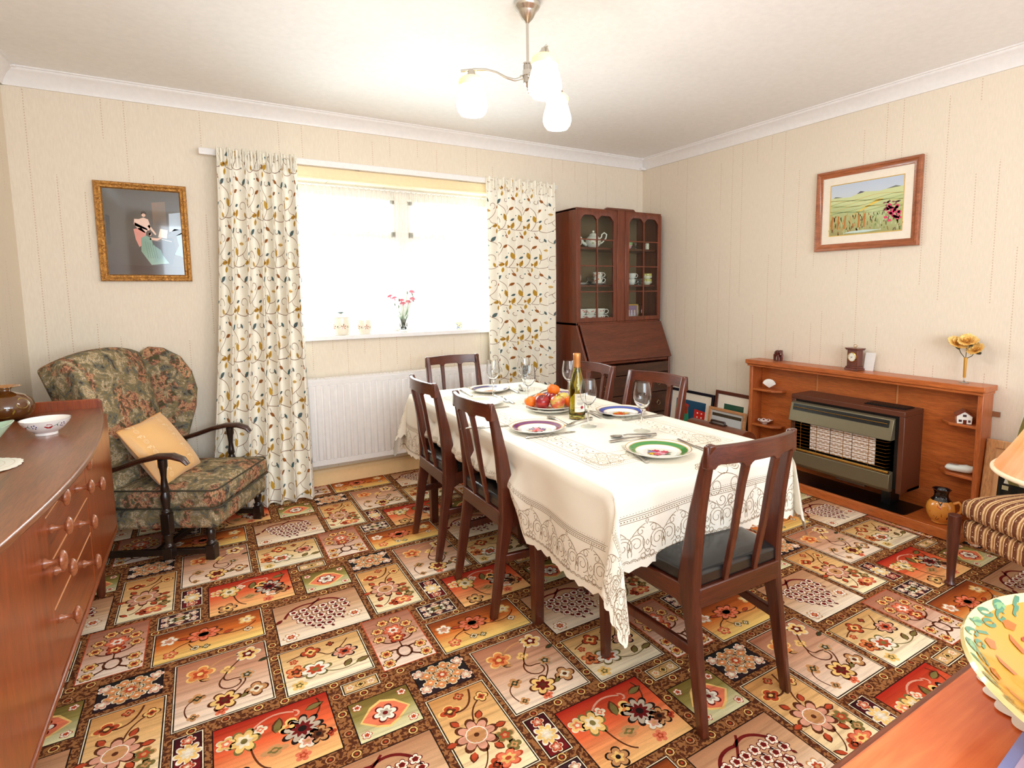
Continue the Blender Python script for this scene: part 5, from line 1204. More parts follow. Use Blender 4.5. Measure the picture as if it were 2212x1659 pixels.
for c, r_, rt, lb in (((-.010,.035,.190),.047,(.5,-.5,0),'yellow silk rose at the lower left of the tube vase spray'), ((-.004,-.004,.205),.046,(.2,-.6,0),'yellow silk rose at the top of the tube vase spray'), ((-.006,-.044,.165),.040,(-.2,-.7,0),'paler yellow silk carnation at the right of the tube vase spray')):
    o = rose('silk_flower', lb, bl+Vector(c), r_, None); o.rotation_euler = rt
    s = MB(); e = -Vector(c); R_ = o.rotation_euler.to_matrix().inverted(); p1 = R_ @ (Vector((0,0,.118))-Vector(c)); s.tube([(0,0,0), p1*.5+Vector((0,0,-.01)), p1], .0018, 6); s.build('stalk', leafm, o)
    s = MB(); P = Paint(s, lambda x, y, h: (x, y, -.012+.3*abs(x)))
    for k in range(3): P.leaf(0, 0, .040, .022, k*2.1+c[0]*50, (0,0,0,1))
    s.c = [None]*len(s.c); s.build('leaf', leafm, o)
# shell
sh = MB(); nr = 13
def shell(u, v):
    a = -1.25+2.5*u; rr = .034*v*(.90+.10*cos(a))*(1+.035*abs(sin(u*nr*pi)))
    return (rr*sin(a)*1.02, -.014*sin(v*pi*.62)*(1-.5*abs(u*2-1)**3)-.0025*abs(sin(u*nr*pi))*v, .003+rr*cos(a)*.98+.010*v)
sh.grid(78, 10, shell); so = sh.build('scallop_shell', plain('white_shell', (250,246,238), .35, coat=.3), smooth=40, solid=.002); so.location = (W-.060, 2.372, .5655); so.rotation_euler = (radians(-8),0,radians(-62)); so.scale = (1.32,)*3; tag(so, 'white ribbed scallop shell standing on the upper left corner shelf', 'shell')
# frilled dish
b = MB(); b.col = rgb(248,244,238)
def dish(u, v):
    a = 2*pi*u; r_ = .014+.027*v*(1+.10*v*cos(8*a)); return (r_*cos(a), r_*sin(a), .004+.017*v**1.4+.002*v*cos(8*a))
b.grid(96, 8, dish); b.lathe([(.014,0),(.014,.004),(.0002,.004)], seg=20, cap1=False); P = Paint(b, lambda x, y, h: (lambda q: (q[0]*1.0, q[1]*1.0, q[2]+.0006))(dish(x, y)))
for k in range(8): P.poly([(k/8+.028*cos(a), .72+.16*sin(a)) for a in [2*pi*i/7 for i in range(7)]], rgb(150,40,50) if k % 2 else rgb(120,60,60))
o = b.build('frilled_dish', floral, smooth=60); o.location = (W-.066, 2.395, .3215); o.scale = (1.15,)*3; tag(o, 'small white frilled dish with red flowers on the lower left corner shelf', 'dish')
# model cottage
ct = thing('model_cottage', 'tiny white china cottage with brown roof on the upper right corner shelf', 'ornament', (W-.062, 1.252, .5565), radians(-62))
ct.scale = (1.45,)*3
b = MB(); b.prism([(-.020,0),(.020,0),(.022,.026),(0,.043),(-.022,.026)], 'y', -.026,.026); b.build('walls', china, ct, bevel=.001)
rf = plain('brown_glaze', (106,30,20), .2, coat=.5)
for s in (-1, 1):
    b = MB(); b.hexa([(0,-.029,.042),(s*.025,-.029,.024),(s*.025,.029,.024),(0,.029,.042),(0,-.029,.0455),(s*.026,-.029,.0275),(s*.026,.029,.0275),(0,.029,.0455)]); b.build('roof', rf, ct)
b = MB(); b.col = rgb(60,40,36); P = Paint(b, lambda x, y, h: (x,-.0263-h,y)); P.poly([(-.004,0),(.006,0),(.006,.014),(-.004,.014)], rgb(96,28,20)); P.poly([(-.016,.006),(-.007,.006),(-.007,.014),(-.016,.014)], rgb(70,50,60)); P.poly([(-.005,.024),(.005,.024),(.005,.032),(-.005,.032)], rgb(70,50,60)); P.poly([(.010,.006),(.017,.006),(.017,.014),(.010,.014)], rgb(70,50,60)); b.build('windows_and_door', floral, ct)
# delft clog
b = MB(); b.col = rgb(232,238,232)
secs = [(-.052,.0085,.010,.018),(-.046,.014,.004,.027),(-.03,.0165,.001,.031),(-.012,.0165,.001,.030),(.006,.017,.001,.033),(.020,.0175,.001,.036),(.034,.0155,.003,.033),(.046,.011,.010,.034),(.054,.005,.022,.037),(.058,.001,.034,.039)]
k0 = len(b.v); sg = 14
for x, w_, z0, z1 in secs:
    for j in range(sg):
        a = 2*pi*j/sg; b.v.append((x, w_*cos(a), (z0+z1)/2+(z1-z0)/2*sin(a)))
for i in range(len(secs)-1):
    for j in range(sg): b.face((k0+i*sg+j, k0+(i+1)*sg+j, k0+(i+1)*sg+(j+1) % sg, k0+i*sg+(j+1) % sg))
b.face(tuple(range(sg-1,-1,-1))); b.face(tuple(k0+(len(secs)-1)*sg+j for j in range(sg)))
P = Paint(b, lambda x, y, h: (x, .0172+h, y)); nb = rgb(40,56,110)
for x, y, a in ((.0,.016,.4),(.008,.018,2.4),(.010,.012,.2),(-.010,.018,2.9),(-.020,.020,.3),(.02,.02,1.2)): P.leaf(x, y, .012, .006, a, nb)
b.lathe([(.012,0),(.0002,.001)], (-.022,0,.0305), 18, False, False, [rgb(170,160,150)], 1.7, 1)
o = b.build('ceramic_clog', floral, smooth=60); o.location = (W-.064, 1.250, .3015); o.rotation_euler = (0,0,radians(-78)); o.scale = (1.2,1.2,1.25); tag(o, 'pale blue-and-white ceramic clog on the lower right corner shelf', 'ornament')
# jug on the plinth
jg = thing('stoneware_jug', 'round ochre jug with black drip-glazed neck on the fireplace plinth', 'jug', (W-.155, 1.287, .0505), radians(-70))
jg.scale = (1.0,1.0,1.2)
b = MB(); oc, bk = rgb(226,150,62), rgb(16,12,16); pr = [(.030,0),(.036,.003),(.036,.010),(.050,.022),(.060,.045),(.062,.062),(.057,.082),(.044,.098),(.034,.106),(.030,.116),(.031,.130),(.038,.140),(.041,.143)]
b.lathe(pr+[(.037,.143),(.028,.130),(.027,.116),(.03,.10),(.0002,.05)], seg=40, cap1=False, cols=[oc]*7+[bk]*12)
f = vessel(pr); P = Paint(b, lambda x, y, h: f(x, y, h+.0007)); 
for k in range(12): a = k*pi/6; P.poly([(a-.24,.098),(a+.24,.098),(a+.02,.098-(.016+.014*(k*7 % 3)))], bk)
P.h = .0002; P.rib([(-2.3,.052),(-1.75,.082),(-1.5,.072)], .006, rgb(206,40,34)); P.rib([(-1.55,.086),(-1.45,.045),(-.95,.032)], .010, bk); P.rib([(-2.0,.04),(-1.8,.02),(-1.6,.03)], .003, bk); P.rib([(-1.9,.022),(-1.75,.038)], .003, bk); P.rib([(-.5,.06),(-.3,.04)], .006, bk)
b.build('body', floral, jg, smooth=60)
b = MB(); b.col = oc; b.tube([(.050,0,.088),(.072,0,.098),(.084,0,.084),(.082,0,.060),(.066,0,.044),(.056,0,.046)], .0065, 10); b.build('handle', floral, jg, smooth=60)

# ------------------------------------------------------------ framed pictures standing on the floor
def leaning(label, x, y0, y1, h, lean, fw, fmat, mount, art, side=0):
    o = thing('leaning_picture', label, 'picture', (x, (y0+y1)/2, 0), radians(-90)); w = abs(y1-y0)
    sub = MB(); c, s = cos(lean), sin(lean)
    T = lambda p: (p[0], p[1]*c+p[2]*s, p[2]*c-p[1]*s)
    b = frame_mb(w, h, fw, [(0,0),(0,.018),(.003,.020),(fw-.004,.018),(fw,.012)]); b.v = [T((a, q, z+h/2)) for a, q, z in b.v]; b.build('frame', fmat, o, bevel=0, smooth=30)
    b = MB(); b.box(-w/2+fw-.003, w/2-fw+.003, -.010, -.002, fw-.003, h-fw+.003); b.v = [T(p) for p in b.v]; b.build('mount', mount, o)
    b = MB(); b.col = (0,0,0,1); P = Paint(b, lambda x, y, hh: T((-w/2+w*x, -.0104-hh, h*y))); art(P, w, h); b.build('artwork', painted('glazed_print', .1, .8), o)
    return o
def art1(P, w, h):
    P.poly([(.16,.2),(.84,.2),(.84,.83),(.16,.83)], rgb(40,80,110)); P.h = .0003
    P.poly([(.16,.4),(.5,.45),(.45,.7),(.3,.78),(.16,.72)], rgb(50,150,110)); P.poly([(.24,.6),(.44,.58),(.46,.75),(.3,.78),(.22,.7)], rgb(214,60,44)); P.poly([(.6,.5),(.84,.5),(.84,.68),(.6,.7)], rgb(220,48,40)); P.h = .0006
    for a in (.66,.75): 
        for c in (.56,.63): P.poly([(a,c),(a+.03,c),(a+.03,c+.025),(a,c+.025)], rgb(250,240,230))
    P.poly([(.2,.25),(.5,.22),(.5,.4),(.3,.38)], rgb(40,70,130))
def art2(P, w, h):
    P.poly([(.26,.2),(.8,.2),(.8,.82),(.26,.82)], rgb(44,84,64)); P.h = .0003; P.poly([(.3,.24),(.76,.24),(.76,.66),(.6,.74),(.42,.72),(.3,.6)], rgb(86,110,60)); P.h = .0006; P.poly([(.34,.3),(.7,.3),(.7,.62),(.5,.68),(.36,.58)], rgb(196,190,140)); P.poly([(.5,.3),(.72,.3),(.74,.6),(.6,.5)], rgb(60,70,44))
def art3(P, w, h):
    P.poly([(.1,.1),(.9,.1),(.9,.90),(.1,.90)], rgb(206,206,204)); P.h = .0003; P.poly([(.1,.84),(.9,.84),(.9,.90),(.1,.90)], rgb(70,60,44)); P.poly([(.1,.1),(.9,.1),(.9,.5),(.1,.6)], rgb(110,106,84))
def art4(P, w, h):
    P.poly([(.12,.12),(.9,.12),(.9,.84),(.12,.84)], rgb(30,34,32)); P.h = .0003; q = random.Random(3)
    for k in range(60): x, y = .14+.7*q.random(), .14+.66*q.random(); P.poly([(x,y),(x+.05,y),(x+.05,y+.04),(x,y+.04)], rgb(*[(110,120,116),(70,80,80),(190,180,140),(150,150,150)][k % 4]))
black_f = plain('black_frame', (18,18,30), .3); ivory = plain('ivory_mount', (238,226,208), .8)
leaning('black-framed print of coloured patches leaning on the wall beside the bureau', W-.026-.07, 2.845, 3.292, .445, .13, .022, black_f, ivory, art1)
leaning('dark brown framed small green landscape leaning against the wall left of the fireplace', W-.026-.07, 2.508, 2.828, .490, .12, .026, wood('brown_frame', (84,38,22), (112,54,32), 'X', .3), ivory, art2)
leaning('light oak framed picture leaning in front of the dark brown one', W-.026-.125, 2.506, 2.828, .375, .12, .022, wood('oak_frame', (186,124,76), (212,152,100), 'X', .4), plain('grey_mount', (190,186,180), .8), art3)
leaning('wide oak framed photograph of shelves leaning on the wall behind the lampshade', W-.026-.075, .64, 1.150, .500, .12, .040, wood('oak_frame_pale', (206,146,92), (226,170,116), 'Z', .4), plain('beige_mount', (214,160,110), .8), art4)
# sewing machine case
sw = thing('sewing_machine_case', 'bentwood sewing machine case with arched brown lid on the floor behind the table', 'case', (2.895, 2.525, 0), radians(90))
bw = wood('bentwood', (92,42,24), (134,70,42), 'X', .3, .35)
b = MB(); ar = [(-.10,.13)]+[(.10*cos(pi-a), .235+.095*sin(a)) for a in [pi*i/14 for i in range(15)]]+[(.10,.13)]
b.prism(ar, 'x', -.235,.235); b.build('lid', bw, sw, bevel=.003, smooth=50)
b = MB(); b.box(-.25,.25,-.115,.115,0,.13); b.build('base', bw, sw, bevel=.004)
b = MB(); b.box(-.065,.065,-.016,.016,.330,.336); b.tube([(-.06,0,.336),(-.055,0,.350),(.055,0,.350),(.06,0,.336)], .008, 8); b.build('handle', darkoak, sw, bevel=.002)
# ------------------------------------------------------------ sideboard on the left wall
sb = thing('sideboard', 'long teak sideboard with bowed top, mushroom knobs and tapered legs on the left', 'sideboard', (-.745, 2.045, 0), radians(-90))
# local x runs towards the camera (x=-.86 is the far end), local y = distance from the left wall
Ls = .86; zb_, zt_ = .235, .765
def bow(x): return .365+.078*(1-(x/Ls)**2)
b = MB(); n = 40
pts = [(-Ls+.02+(2*Ls-.04)*i/n, bow(-Ls+.02+(2*Ls-.04)*i/n)) for i in range(n+1)]
b.prism([(Ls-.02,.0),(-Ls+.02,.0)]+pts, 'z', zt_-.022, zt_); sb_top = b.build('top', wood('teak_top', (112,60,32), (154,92,54), 'X', .3, .35), sb, bevel=.006, seg=3)
for s in (-1, 1):
    b = MB(); x0, x1 = (-Ls,-Ls+.020) if s < 0 else (Ls-.020,Ls)
    b.prism([(0,zb_-.01),(.385,zb_-.01),(.376,.62),(.370,.790),(.360,.800),(.33,.802),(0,.812)], 'x', x0, x1); b.build('end_panel', wood('teak_end', (122,50,18), (166,78,34), 'Z', .32, .3), sb, bevel=.004)
b = MB(); b.box(-Ls+.02,Ls-.02,0,.018,zb_,.800); b.build('back_panel', teakZ, sb, bevel=.004)
b = MB(); b.box(-Ls+.02,Ls-.02,.0,.372,zb_,zb_+.022); b.tube([(-Ls+.02,.380,zb_+.010),(Ls-.02,.380,zb_+.010)], .009, 8); b.build('bottom_rail', wood('teak_rail', (130,58,22), (172,86,40), 'X', .32, .3), sb, bevel=.003)
b = MB(); b.box(-Ls+.02,Ls-.02,.03,.360,zb_+.02,zt_-.03); b.build('inner_case', darkoak, sb)
dz = wood('teak_door', (130,56,20), (176,84,36), 'Z', .3, .35); dx_ = wood('teak_drawer', (130,56,22), (172,84,38), 'X', .3, .35)
cop = wood('knob_teak', (150,84,52), (178,108,70), 'Z', .25, .4)
def knob(par, x, z, y=.385, r=.0185):
    b = MB(); b.lathe([(.009,-.001),(.010,.004),(.0055,.010),(.005,.024),(.010,.030),(r,.034),(r*1.02,.038),(r*.8,.043),(r*.4,.0455),(1e-4,.046)], seg=24, cap1=False)
    o = b.build('knob', cop, par, smooth=60); o.location = (x, y, z); o.rotation_euler = (radians(-90),0,0); o.scale = (1,1.25,1); return o
# doors: x from the drawers outwards
for s, kx in ((-1,-.31),(1,.33)):
    b = MB(); x0, x1 = (-Ls+.022,-.270) if s < 0 else (.270,Ls-.022)
    b.box(x0,x1,.366,.385,zb_+.026,zt_-.026); o = b.build('door', dz, sb, bevel=.002); knob(o, kx, .588, r=.020)
zs = [.739,.680,.560,.440,.262]
for k in range(4):
    b = MB(); b.box(-.267,.267,.366,.384,zs[k+1]+.0015,zs[k]-.0015); o = b.build('drawer', dx_, sb, bevel=.0015)
    zk = (.728,.640,.528,.400)[k]; zk = min(zk, zs[k]-.012)
    for x in (-.105,.235): knob(o, x, zk-.0 if k else .716)
    if k < 3:
        b = MB(); b.box(-.267,.267,.3655,.3855,zs[k+1]-.0012,zs[k+1]+.0012); b.build('inlay_line', plain('pale_inlay', (232,170,120), .4), sb)
for x in (-.75,.75):
    for y in (.06,.325):
        b = MB(); b.lathe([(.013,0),(.014,.004),(.026,.215),(.027,.236)], (x,y,0), 20); b.build('leg', wood('teak_leg', (84,38,22), (116,58,34), 'Z', .35, .2), sb, smooth=40)
Z1 = zt_+.0006
# amber glass vase
av = MB(); cA, cO = rgb(92,52,16), rgb(150,126,40)
prv = [(.030,0),(.055,.006),(.074,.024),(.080,.048),(.074,.072),(.055,.091),(.030,.101),(.018,.106),(.016,.114),(.024,.120),(.046,.126)]
av.col = cA; av.lathe(prv+[(.045,.1275),(.022,.122),(.014,.114),(.015,.107)], seg=48, cap1=False, cols=[cA]*8+[rgb(170,110,40)]*6)
f = vessel(prv[:8]); P = Paint(av, lambda x, y, h: f(x, y, h+.0005))
for u, v, ru, rv_ in ((-2.2,.062,.30,.020),(-1.4,.036,.32,.018),(-.7,.066,.28,.019),(-2.9,.030,.3,.017),(-.2,.034,.3,.018),(.5,.06,.3,.02),(1.4,.04,.35,.02),(2.4,.055,.32,.02)):
    P.poly([(u+ru*cos(a)*(1+.2*sin(2*a)), v+rv_*sin(a)) for a in [2*pi*i/18 for i in range(18)]], cO)
am = painted('amber_glass', .05, 1.0); o = av.build('amber_glass_vase', am, smooth=60); o.location = (-.640, 2.785, Z1); tag(o, 'round amber and olive glass vase with flared neck at the back of the sideboard', 'vase')
# tulip bowl
w_ = rgb(246,242,238); prb = [(.030,0),(.030,.008),(.048,.020),(.062,.038),(.068,.052)]
b = MB(); b.lathe(prb+[(.0655,.052),(.058,.038),(.044,.023),(.0002,.014)], seg=44, cap1=False, cols=[w_]*4+[rgb(60,80,130)]+[w_]*4)
f = vessel(prb); P = Paint(b, lambda x, y, h: f(x, y, h+.0006)); red, blu, gr_ = rgb(176,30,40), rgb(60,50,130), rgb(70,130,110)
for k in range(5):
    a = -2.5+k*1.25
    P.poly([(a-.22,.034),(a-.08,.043),(a+.10,.041),(a+.16,.034),(a+.08,.027),(a-.08,.028)], red); P.rib([(a+.16,.034),(a+.32,.038),(a+.42,.046)], .0015, gr_); P.poly([(a+.3,.038),(a+.42,.030),(a+.36,.041)], gr_)
    for q in range(5): c = q*1.257; P.poly([(a+.62+.10*cos(c)+.035*cos(t), .036+.006*sin(c)+.0025*sin(t)) for t in [2*pi*i/6 for i in range(6)]], blu)
P.fn = lambda x, y, h: ((.0655-(.052-y)*.5-h)*cos(x), (.0655-(.052-y)*.5-h)*sin(x), y)
for k in range(4):
    a = 1.0+k*.5; 
    for q in range(5): c = q*1.257; P.poly([(a+.09*cos(c)+.03*cos(t), .040+.005*sin(c)+.002*sin(t)) for t in [2*pi*i/6 for i in range(6)]], blu if k % 2 else red)
o = b.build('painted_bowl', floral, smooth=50); o.location = (-.466, 2.425, Z1); tag(o, 'small white bowl painted with red tulips and blue flowers on the sideboard', 'bowl')
# pale green petal bowl on its crochet mat
b = MB(); b.col = rgb(244,240,230)
def doily(R, wv, seed): 
    def g(u, v):
        a = 2*pi*u; r_ = R*v*(1+(.035*abs(sin(a*wv)) if v > .9 else 0)); return (r_*cos(a), r_*sin(a), .0012+.0012*v*sin(a*5+seed)+.0005)
    return g
b.grid(144, 8, doily(.105, 14, 0)); P = Paint(b, lambda x, y, h: (x, y, .0042+h))
for k in range(4): P.ring(0, 0, .030+.020*k, .0012, rgb(206,196,176), 40)
for k in range(28): a = k*2*pi/28; P.rib([(.04*cos(a), .04*sin(a)), (.098*cos(a+.06), .098*sin(a+.06))], .0014, rgb(210,200,182))
dm = b.build('crochet_mat', painted('crochet_cotton', .9), smooth=60); dm.location = (-.555, 2.035, Z1); tag(dm, 'round white crochet mat with scalloped edge on the sideboard', 'mat')
b = MB(); pg = rgb(176,206,182)
def petal(k):
    def g(u, v):
        a = 2*pi*u; r_ = (.020+.066*v**.85)*(1+.13*v*v*cos(4*a)); return ((r_-k)*cos(a), (r_-k)*sin(a), .004+.086*v**1.15-.010*v*v*(1-cos(4*a))*.5)
    return g
b.col = pg; b.grid(80, 12, petal(0)); b.grid(80, 12, lambda u, v: petal(.003)(1-u, v)); b.lathe([(.021,0),(.021,.006),(.0002,.006)], seg=24, cap1=False); P = Paint(b, lambda x, y, h: petal(.0035)(x, y))
b.col = rgb(216,236,220)
for k in range(80): 
    p = [petal(0)(k/80, 1), petal(0)((k+1)/80, 1), petal(.003)((k+1)/80, 1), petal(.003)(k/80, 1)]; b.add([(a, c, z+.0008) for a, c, z in p], [(0,1,2,3)])
o = b.build('petal_bowl', painted('celadon_glaze', .15, .5), smooth=60); o.location = (-.580, 2.16, Z1+.004); o.rotation_euler = (0,0,.5); tag(o, 'pale green petal-edged bowl at the left edge of the picture, on the sideboard', 'bowl')

# ------------------------------------------------------------ tapestry armchair
ac = thing('armchair', 'wing armchair in dark green floral tapestry with turned black-brown wooden arms', 'armchair', (.096, 3.137, 0), atan2(.875,.485))
def tapestry():
    n = N('floral_tapestry'); v = n.coord((1,1,1)); g = n.noise(v, 17, 7, .74, .5); h = n.noise(n.coord((1.3,1.3,1.3), rot=(.5,.3,.8)), 26, 6, .74, .5); l = n.noise(v, 8, 3)
    c1 = n.ramp(g, [(.34, rgb(76,66,54)), (.41, rgb(112,112,104)), (.45, rgb(120,106,74)), (.49, rgb(148,130,92)), (.525, rgb(122,120,112)), (.55, rgb(214,188,150)), (.58, rgb(130,116,82)), (.62, rgb(196,166,130)), (.66, rgb(104,96,76))], 'CONSTANT')
    c2 = n.ramp(h, [(.38, rgb(84,80,54)), (.45, rgb(126,88,74)), (.49, rgb(168,112,86)), (.53, rgb(204,156,116)), (.58, rgb(110,102,70)), (.64, rgb(92,104,98))], 'CONSTANT')
    f = n.ramp(l, [(.53, (0,0,0,1)), (.56, (1,1,1,1))]); w = n.noise(v, 700, 1)
    n.base(n.mix(f, c1, c2)); n.set(rough=.9, spec=.15); n.bump(w, .25, .001); return n.m
tap = tapestry(); blk = wood('black_oak', (22,15,13), (44,28,22), 'Z', .28, .4); armw = wood('arm_oak', (40,20,14), (86,44,28), 'Y', .25, .5)
def rbox(b, x0, x1, y0, y1, z0, z1, puff=.012, nx=12, ny=12, taper=0):
    """soft cushion block"""
    def top(u, v, zz, sg):
        e = (1-(abs(2*u-1))**5)*(1-(abs(2*v-1))**5); w = taper*(v); return (x0+(x1-x0)*u+(1-2*u)*w, y0+(y1-y0)*v, zz+sg*puff*e)
    k = len(b.v); b.grid(nx, ny, lambda u, v: top(u, v, z1, 1)); b.grid(nx, ny, lambda u, v: top(u, v, z0, -.3)); m = (nx+1)*(ny+1)
    # flip lower faces
    for i in range(len(b.f)-nx*ny, len(b.f)): b.f[i] = b.f[i][::-1]
    ring = [i for i in range(nx+1)]+[(nx+1)*j+nx for j in range(1, ny+1)]+[(nx+1)*ny+i for i in range(nx-1, -1, -1)]+[(nx+1)*j for j in range(ny-1, 0, -1)]
    for q in range(len(ring)):
        a, c = k+ring[q], k+ring[(q+1) % len(ring)]; b.face((a+m, c+m, c, a))
def piping(par, x0, x1, y0, y1, z, mat, r=.004, taper=0):
    b = MB(); pts = []
    for (ax, ay, cx, cy) in ((x0,y0,x1,y0),(x1,y0,x1-taper,y1),(x1-taper,y1,x0+taper,y1),(x0+taper,y1,x0,y0)):
        pts += [(ax+(cx-ax)*t, ay+(cy-ay)*t, z) for t in (.04,.5,.96)]
    b.tube(pts, r, 6, closed=True); b.build('piping', mat, par, smooth=60)
b = MB(); rbox(b, -.255,.255,-.035,.50,.150,.240,.006); o = b.build('seat_base', tap, ac, bevel=.02, smooth=60); 
b = MB(); rbox(b, -.268,.268,-.045,.46,.243,.335,.022,taper=.02); o = b.build('seat_cushion', tap, ac, bevel=.022, smooth=60)
pm = plain('dark_piping', (66,60,44), .8)
piping(o, -.268,.268,-.047,.46,.252,pm,taper=.02); piping(o, -.262,.262,-.040,.455,.334,pm,taper=.02)
# back with rolled top
b = MB()
def backf(u, v, side):
    x = (u-.5)*2; z = .26+.655*v; top_ = .055*(1-abs(x)**2.2)*v; yy = .400+.185*v+.02*abs(x)**3; puff = .040*(1-abs(x)**4)*(1-(2*v-1)**6)
    return (x*(.245+.055*v**1.2), yy-(puff if side else -.055-.015*v), z+top_-(0 if side else .01))
b.grid(20, 18, lambda u, v: backf(u, v, 1)); b.grid(20, 18, lambda u, v: backf(1-u, v, 0)); m = 21*19
ring = [i for i in range(21)]+[21*j+20 for j in range(1, 19)]+[21*18+i for i in range(19, -1, -1)]+[21*j for j in range(17, 0, -1)]
def mir(i): j, q = divmod(i, 21); return m+j*21+(20-q)
for q in range(len(ring)): a, c = ring[q], ring[(q+1) % len(ring)]; b.face((a, mir(a), mir(c), c))
b.build('backrest', tap, ac, bevel=.02, smooth=60)
for s in (-1, 1):
    b = MB(); op = [(.605,.920),(.56,.945),(.50,.935),(.430,.885),(.385,.80),(.365,.70),(.37,.60),(.39,.50),(.41,.40),(.42,.30),(.50,.27),(.56,.50)]
    for yy, zz_ in op: 
        fl = .085*max(0, (.58-yy)/.21)*min(1, (zz_-.26)/.4); b.v.append((s*(.262+fl), yy, zz_))
    for yy, zz_ in op:
        fl = .085*max(0, (.58-yy)/.21)*min(1, (zz_-.26)/.4); b.v.append((s*(.312+fl), yy+.012, zz_))
    n_ = len(op); 
    b.face(tuple(range(n_)) if s < 0 else tuple(range(n_-1,-1,-1))); b.face(tuple(range(2*n_-1,n_-1,-1)) if s < 0 else tuple(range(n_,2*n_)))
    for i in range(n_): q = (i, n_+i, n_+(i+1) % n_, (i+1) % n_); b.face(q if s < 0 else q[::-1])
    b.build('wing', tap, ac, bevel=.018, seg=4, smooth=70)
    # arm, arm post, legs, stretchers
    b = MB(); ap = [(.055,.468),(.075,.492),(.12,.508),(.18,.508),(.26,.490),(.34,.462),(.42,.438),(.50,.425)]
    b.tube([(s*.292, yy, zz_) for yy, zz_ in ap], [.008,.012,.014,.0145,.013,.0125,.012,.012], 10, 1.9); b.build('arm', armw, ac, smooth=60)
    b = MB(); x, y = s*.292, .165
    b.box(x-.020,x+.020,y-.020,y+.020,.035,.085); b.lathe([(.020,.085),(.023,.095),(.014,.105),(.018,.135),(.022,.15)], (x,y,0), 16); b.box(x-.019,x+.019,y-.019,y+.019,.150,.245)
    b.lathe([(.019,.245),(.022,.255),(.013,.265),(.019,.30),(.021,.325),(.013,.345),(.018,.355),(.015,.375),(.011,.41),(.015,.45),(.019,.462),(.019,.495)], (x,y,0), 16); b.build('arm_post', blk, ac, bevel=.002, smooth=50)
    b = MB(); x, y = s*.232, .010
    b.box(x-.021,x+.021,y-.021,y+.021,0,.070); b.lathe([(.020,.070),(.023,.080),(.014,.090),(.019,.115),(.021,.128),(.014,.142),(.018,.155)], (x,y,0), 16); b.build('leg', blk, ac, bevel=.003, smooth=50)
    b = MB(); x = s*.25; b.hexa([(x-.02,.50,0),(x+.02,.50,0),(x+.02,.54,0),(x-.02,.54,0),(x-.02,.44,.26),(x+.02,.44,.26),(x+.02,.48,.26),(x-.02,.48,.26)]); b.build('leg', blk, ac, bevel=.003)
    b = MB(); b.hexa([(s*.235-.012,.02,.028),(s*.235+.012,.02,.028),(s*.262+.012,.50,.028),(s*.262-.012,.50,.028),(s*.235-.012,.02,.056),(s*.235+.012,.02,.056),(s*.262+.012,.50,.056),(s*.262-.012,.50,.056)]); b.build('stretcher', blk, ac, bevel=.003)
b = MB(); b.box(-.25,.25,.238,.262,.028,.056); b.build('cross_stretcher', blk, ac, bevel=.003)
# apricot cushion
b = MB(); b.col = rgb(240,186,116)
def pil(u, v, s):
    x, y = (u-.5)*2, (v-.5)*2; e = max(0, (1-x*x))**.5*max(0, (1-y*y))**.5; pin = 1-.06*(1-abs(x*y))*(abs(x)**6+abs(y)**6)
    return (x*.165*pin, y*.165*pin, s*.052*e**.75+.004*sin(9*u+4*v)*e)
b.grid(26, 26, lambda u, v: pil(u, v, 1)); b.grid(26, 26, lambda u, v: pil(1-u, v, -1)); P = Paint(b, lambda x, y, h: (lambda q: (q[0], q[1], q[2]+.0008+h))(pil(x, y, 1))); em = rgb(252,218,168)
for row in (.18, .72):
    for k in range(5):
        cy = .12+k*.19; P.rib([(row+.035*cos(a), cy+.035*sin(a)) for a in [2*pi*i/12 for i in range(13)]], .007, em); P.rib([(row+.018*cos(a), cy+.018*sin(a)) for a in [2*pi*i/8 for i in range(9)]], .006, em)
        for q in range(4): P.leaf(row+.02*(-1)**q, cy+.05+.02*q, .05, .022, 1.1+q*.7, em)
o = b.build('cushion', painted('satin_cushion', .42, 0, sheen=.4), smooth=70); tag(o, 'square apricot satin cushion propped on the green tapestry armchair', 'cushion')
Mx = Matrix.Translation((-.205, 3.225, .480)) @ Matrix.Rotation(atan2(.875,.485), 4, 'Z') @ Matrix.Rotation(radians(58), 4, 'X') @ Matrix.Rotation(radians(4), 4, 'Z')
o.matrix_world = Mx
b = MB(); pts = []
for k in range(4):
    a0 = [(0,0),(1,0),(1,1),(0,1)][k]; a1 = [(1,0),(1,1),(0,1),(0,0)][k]
    for t in [i/10 for i in range(10)]: pts.append(pil(a0[0]+(a1[0]-a0[0])*t, a0[1]+(a1[1]-a0[1])*t, 1))
b.tube(pts, .0035, 6, closed=True); b.build('piping', plain('apricot_cord', (222,160,92), .5), o, smooth=60)

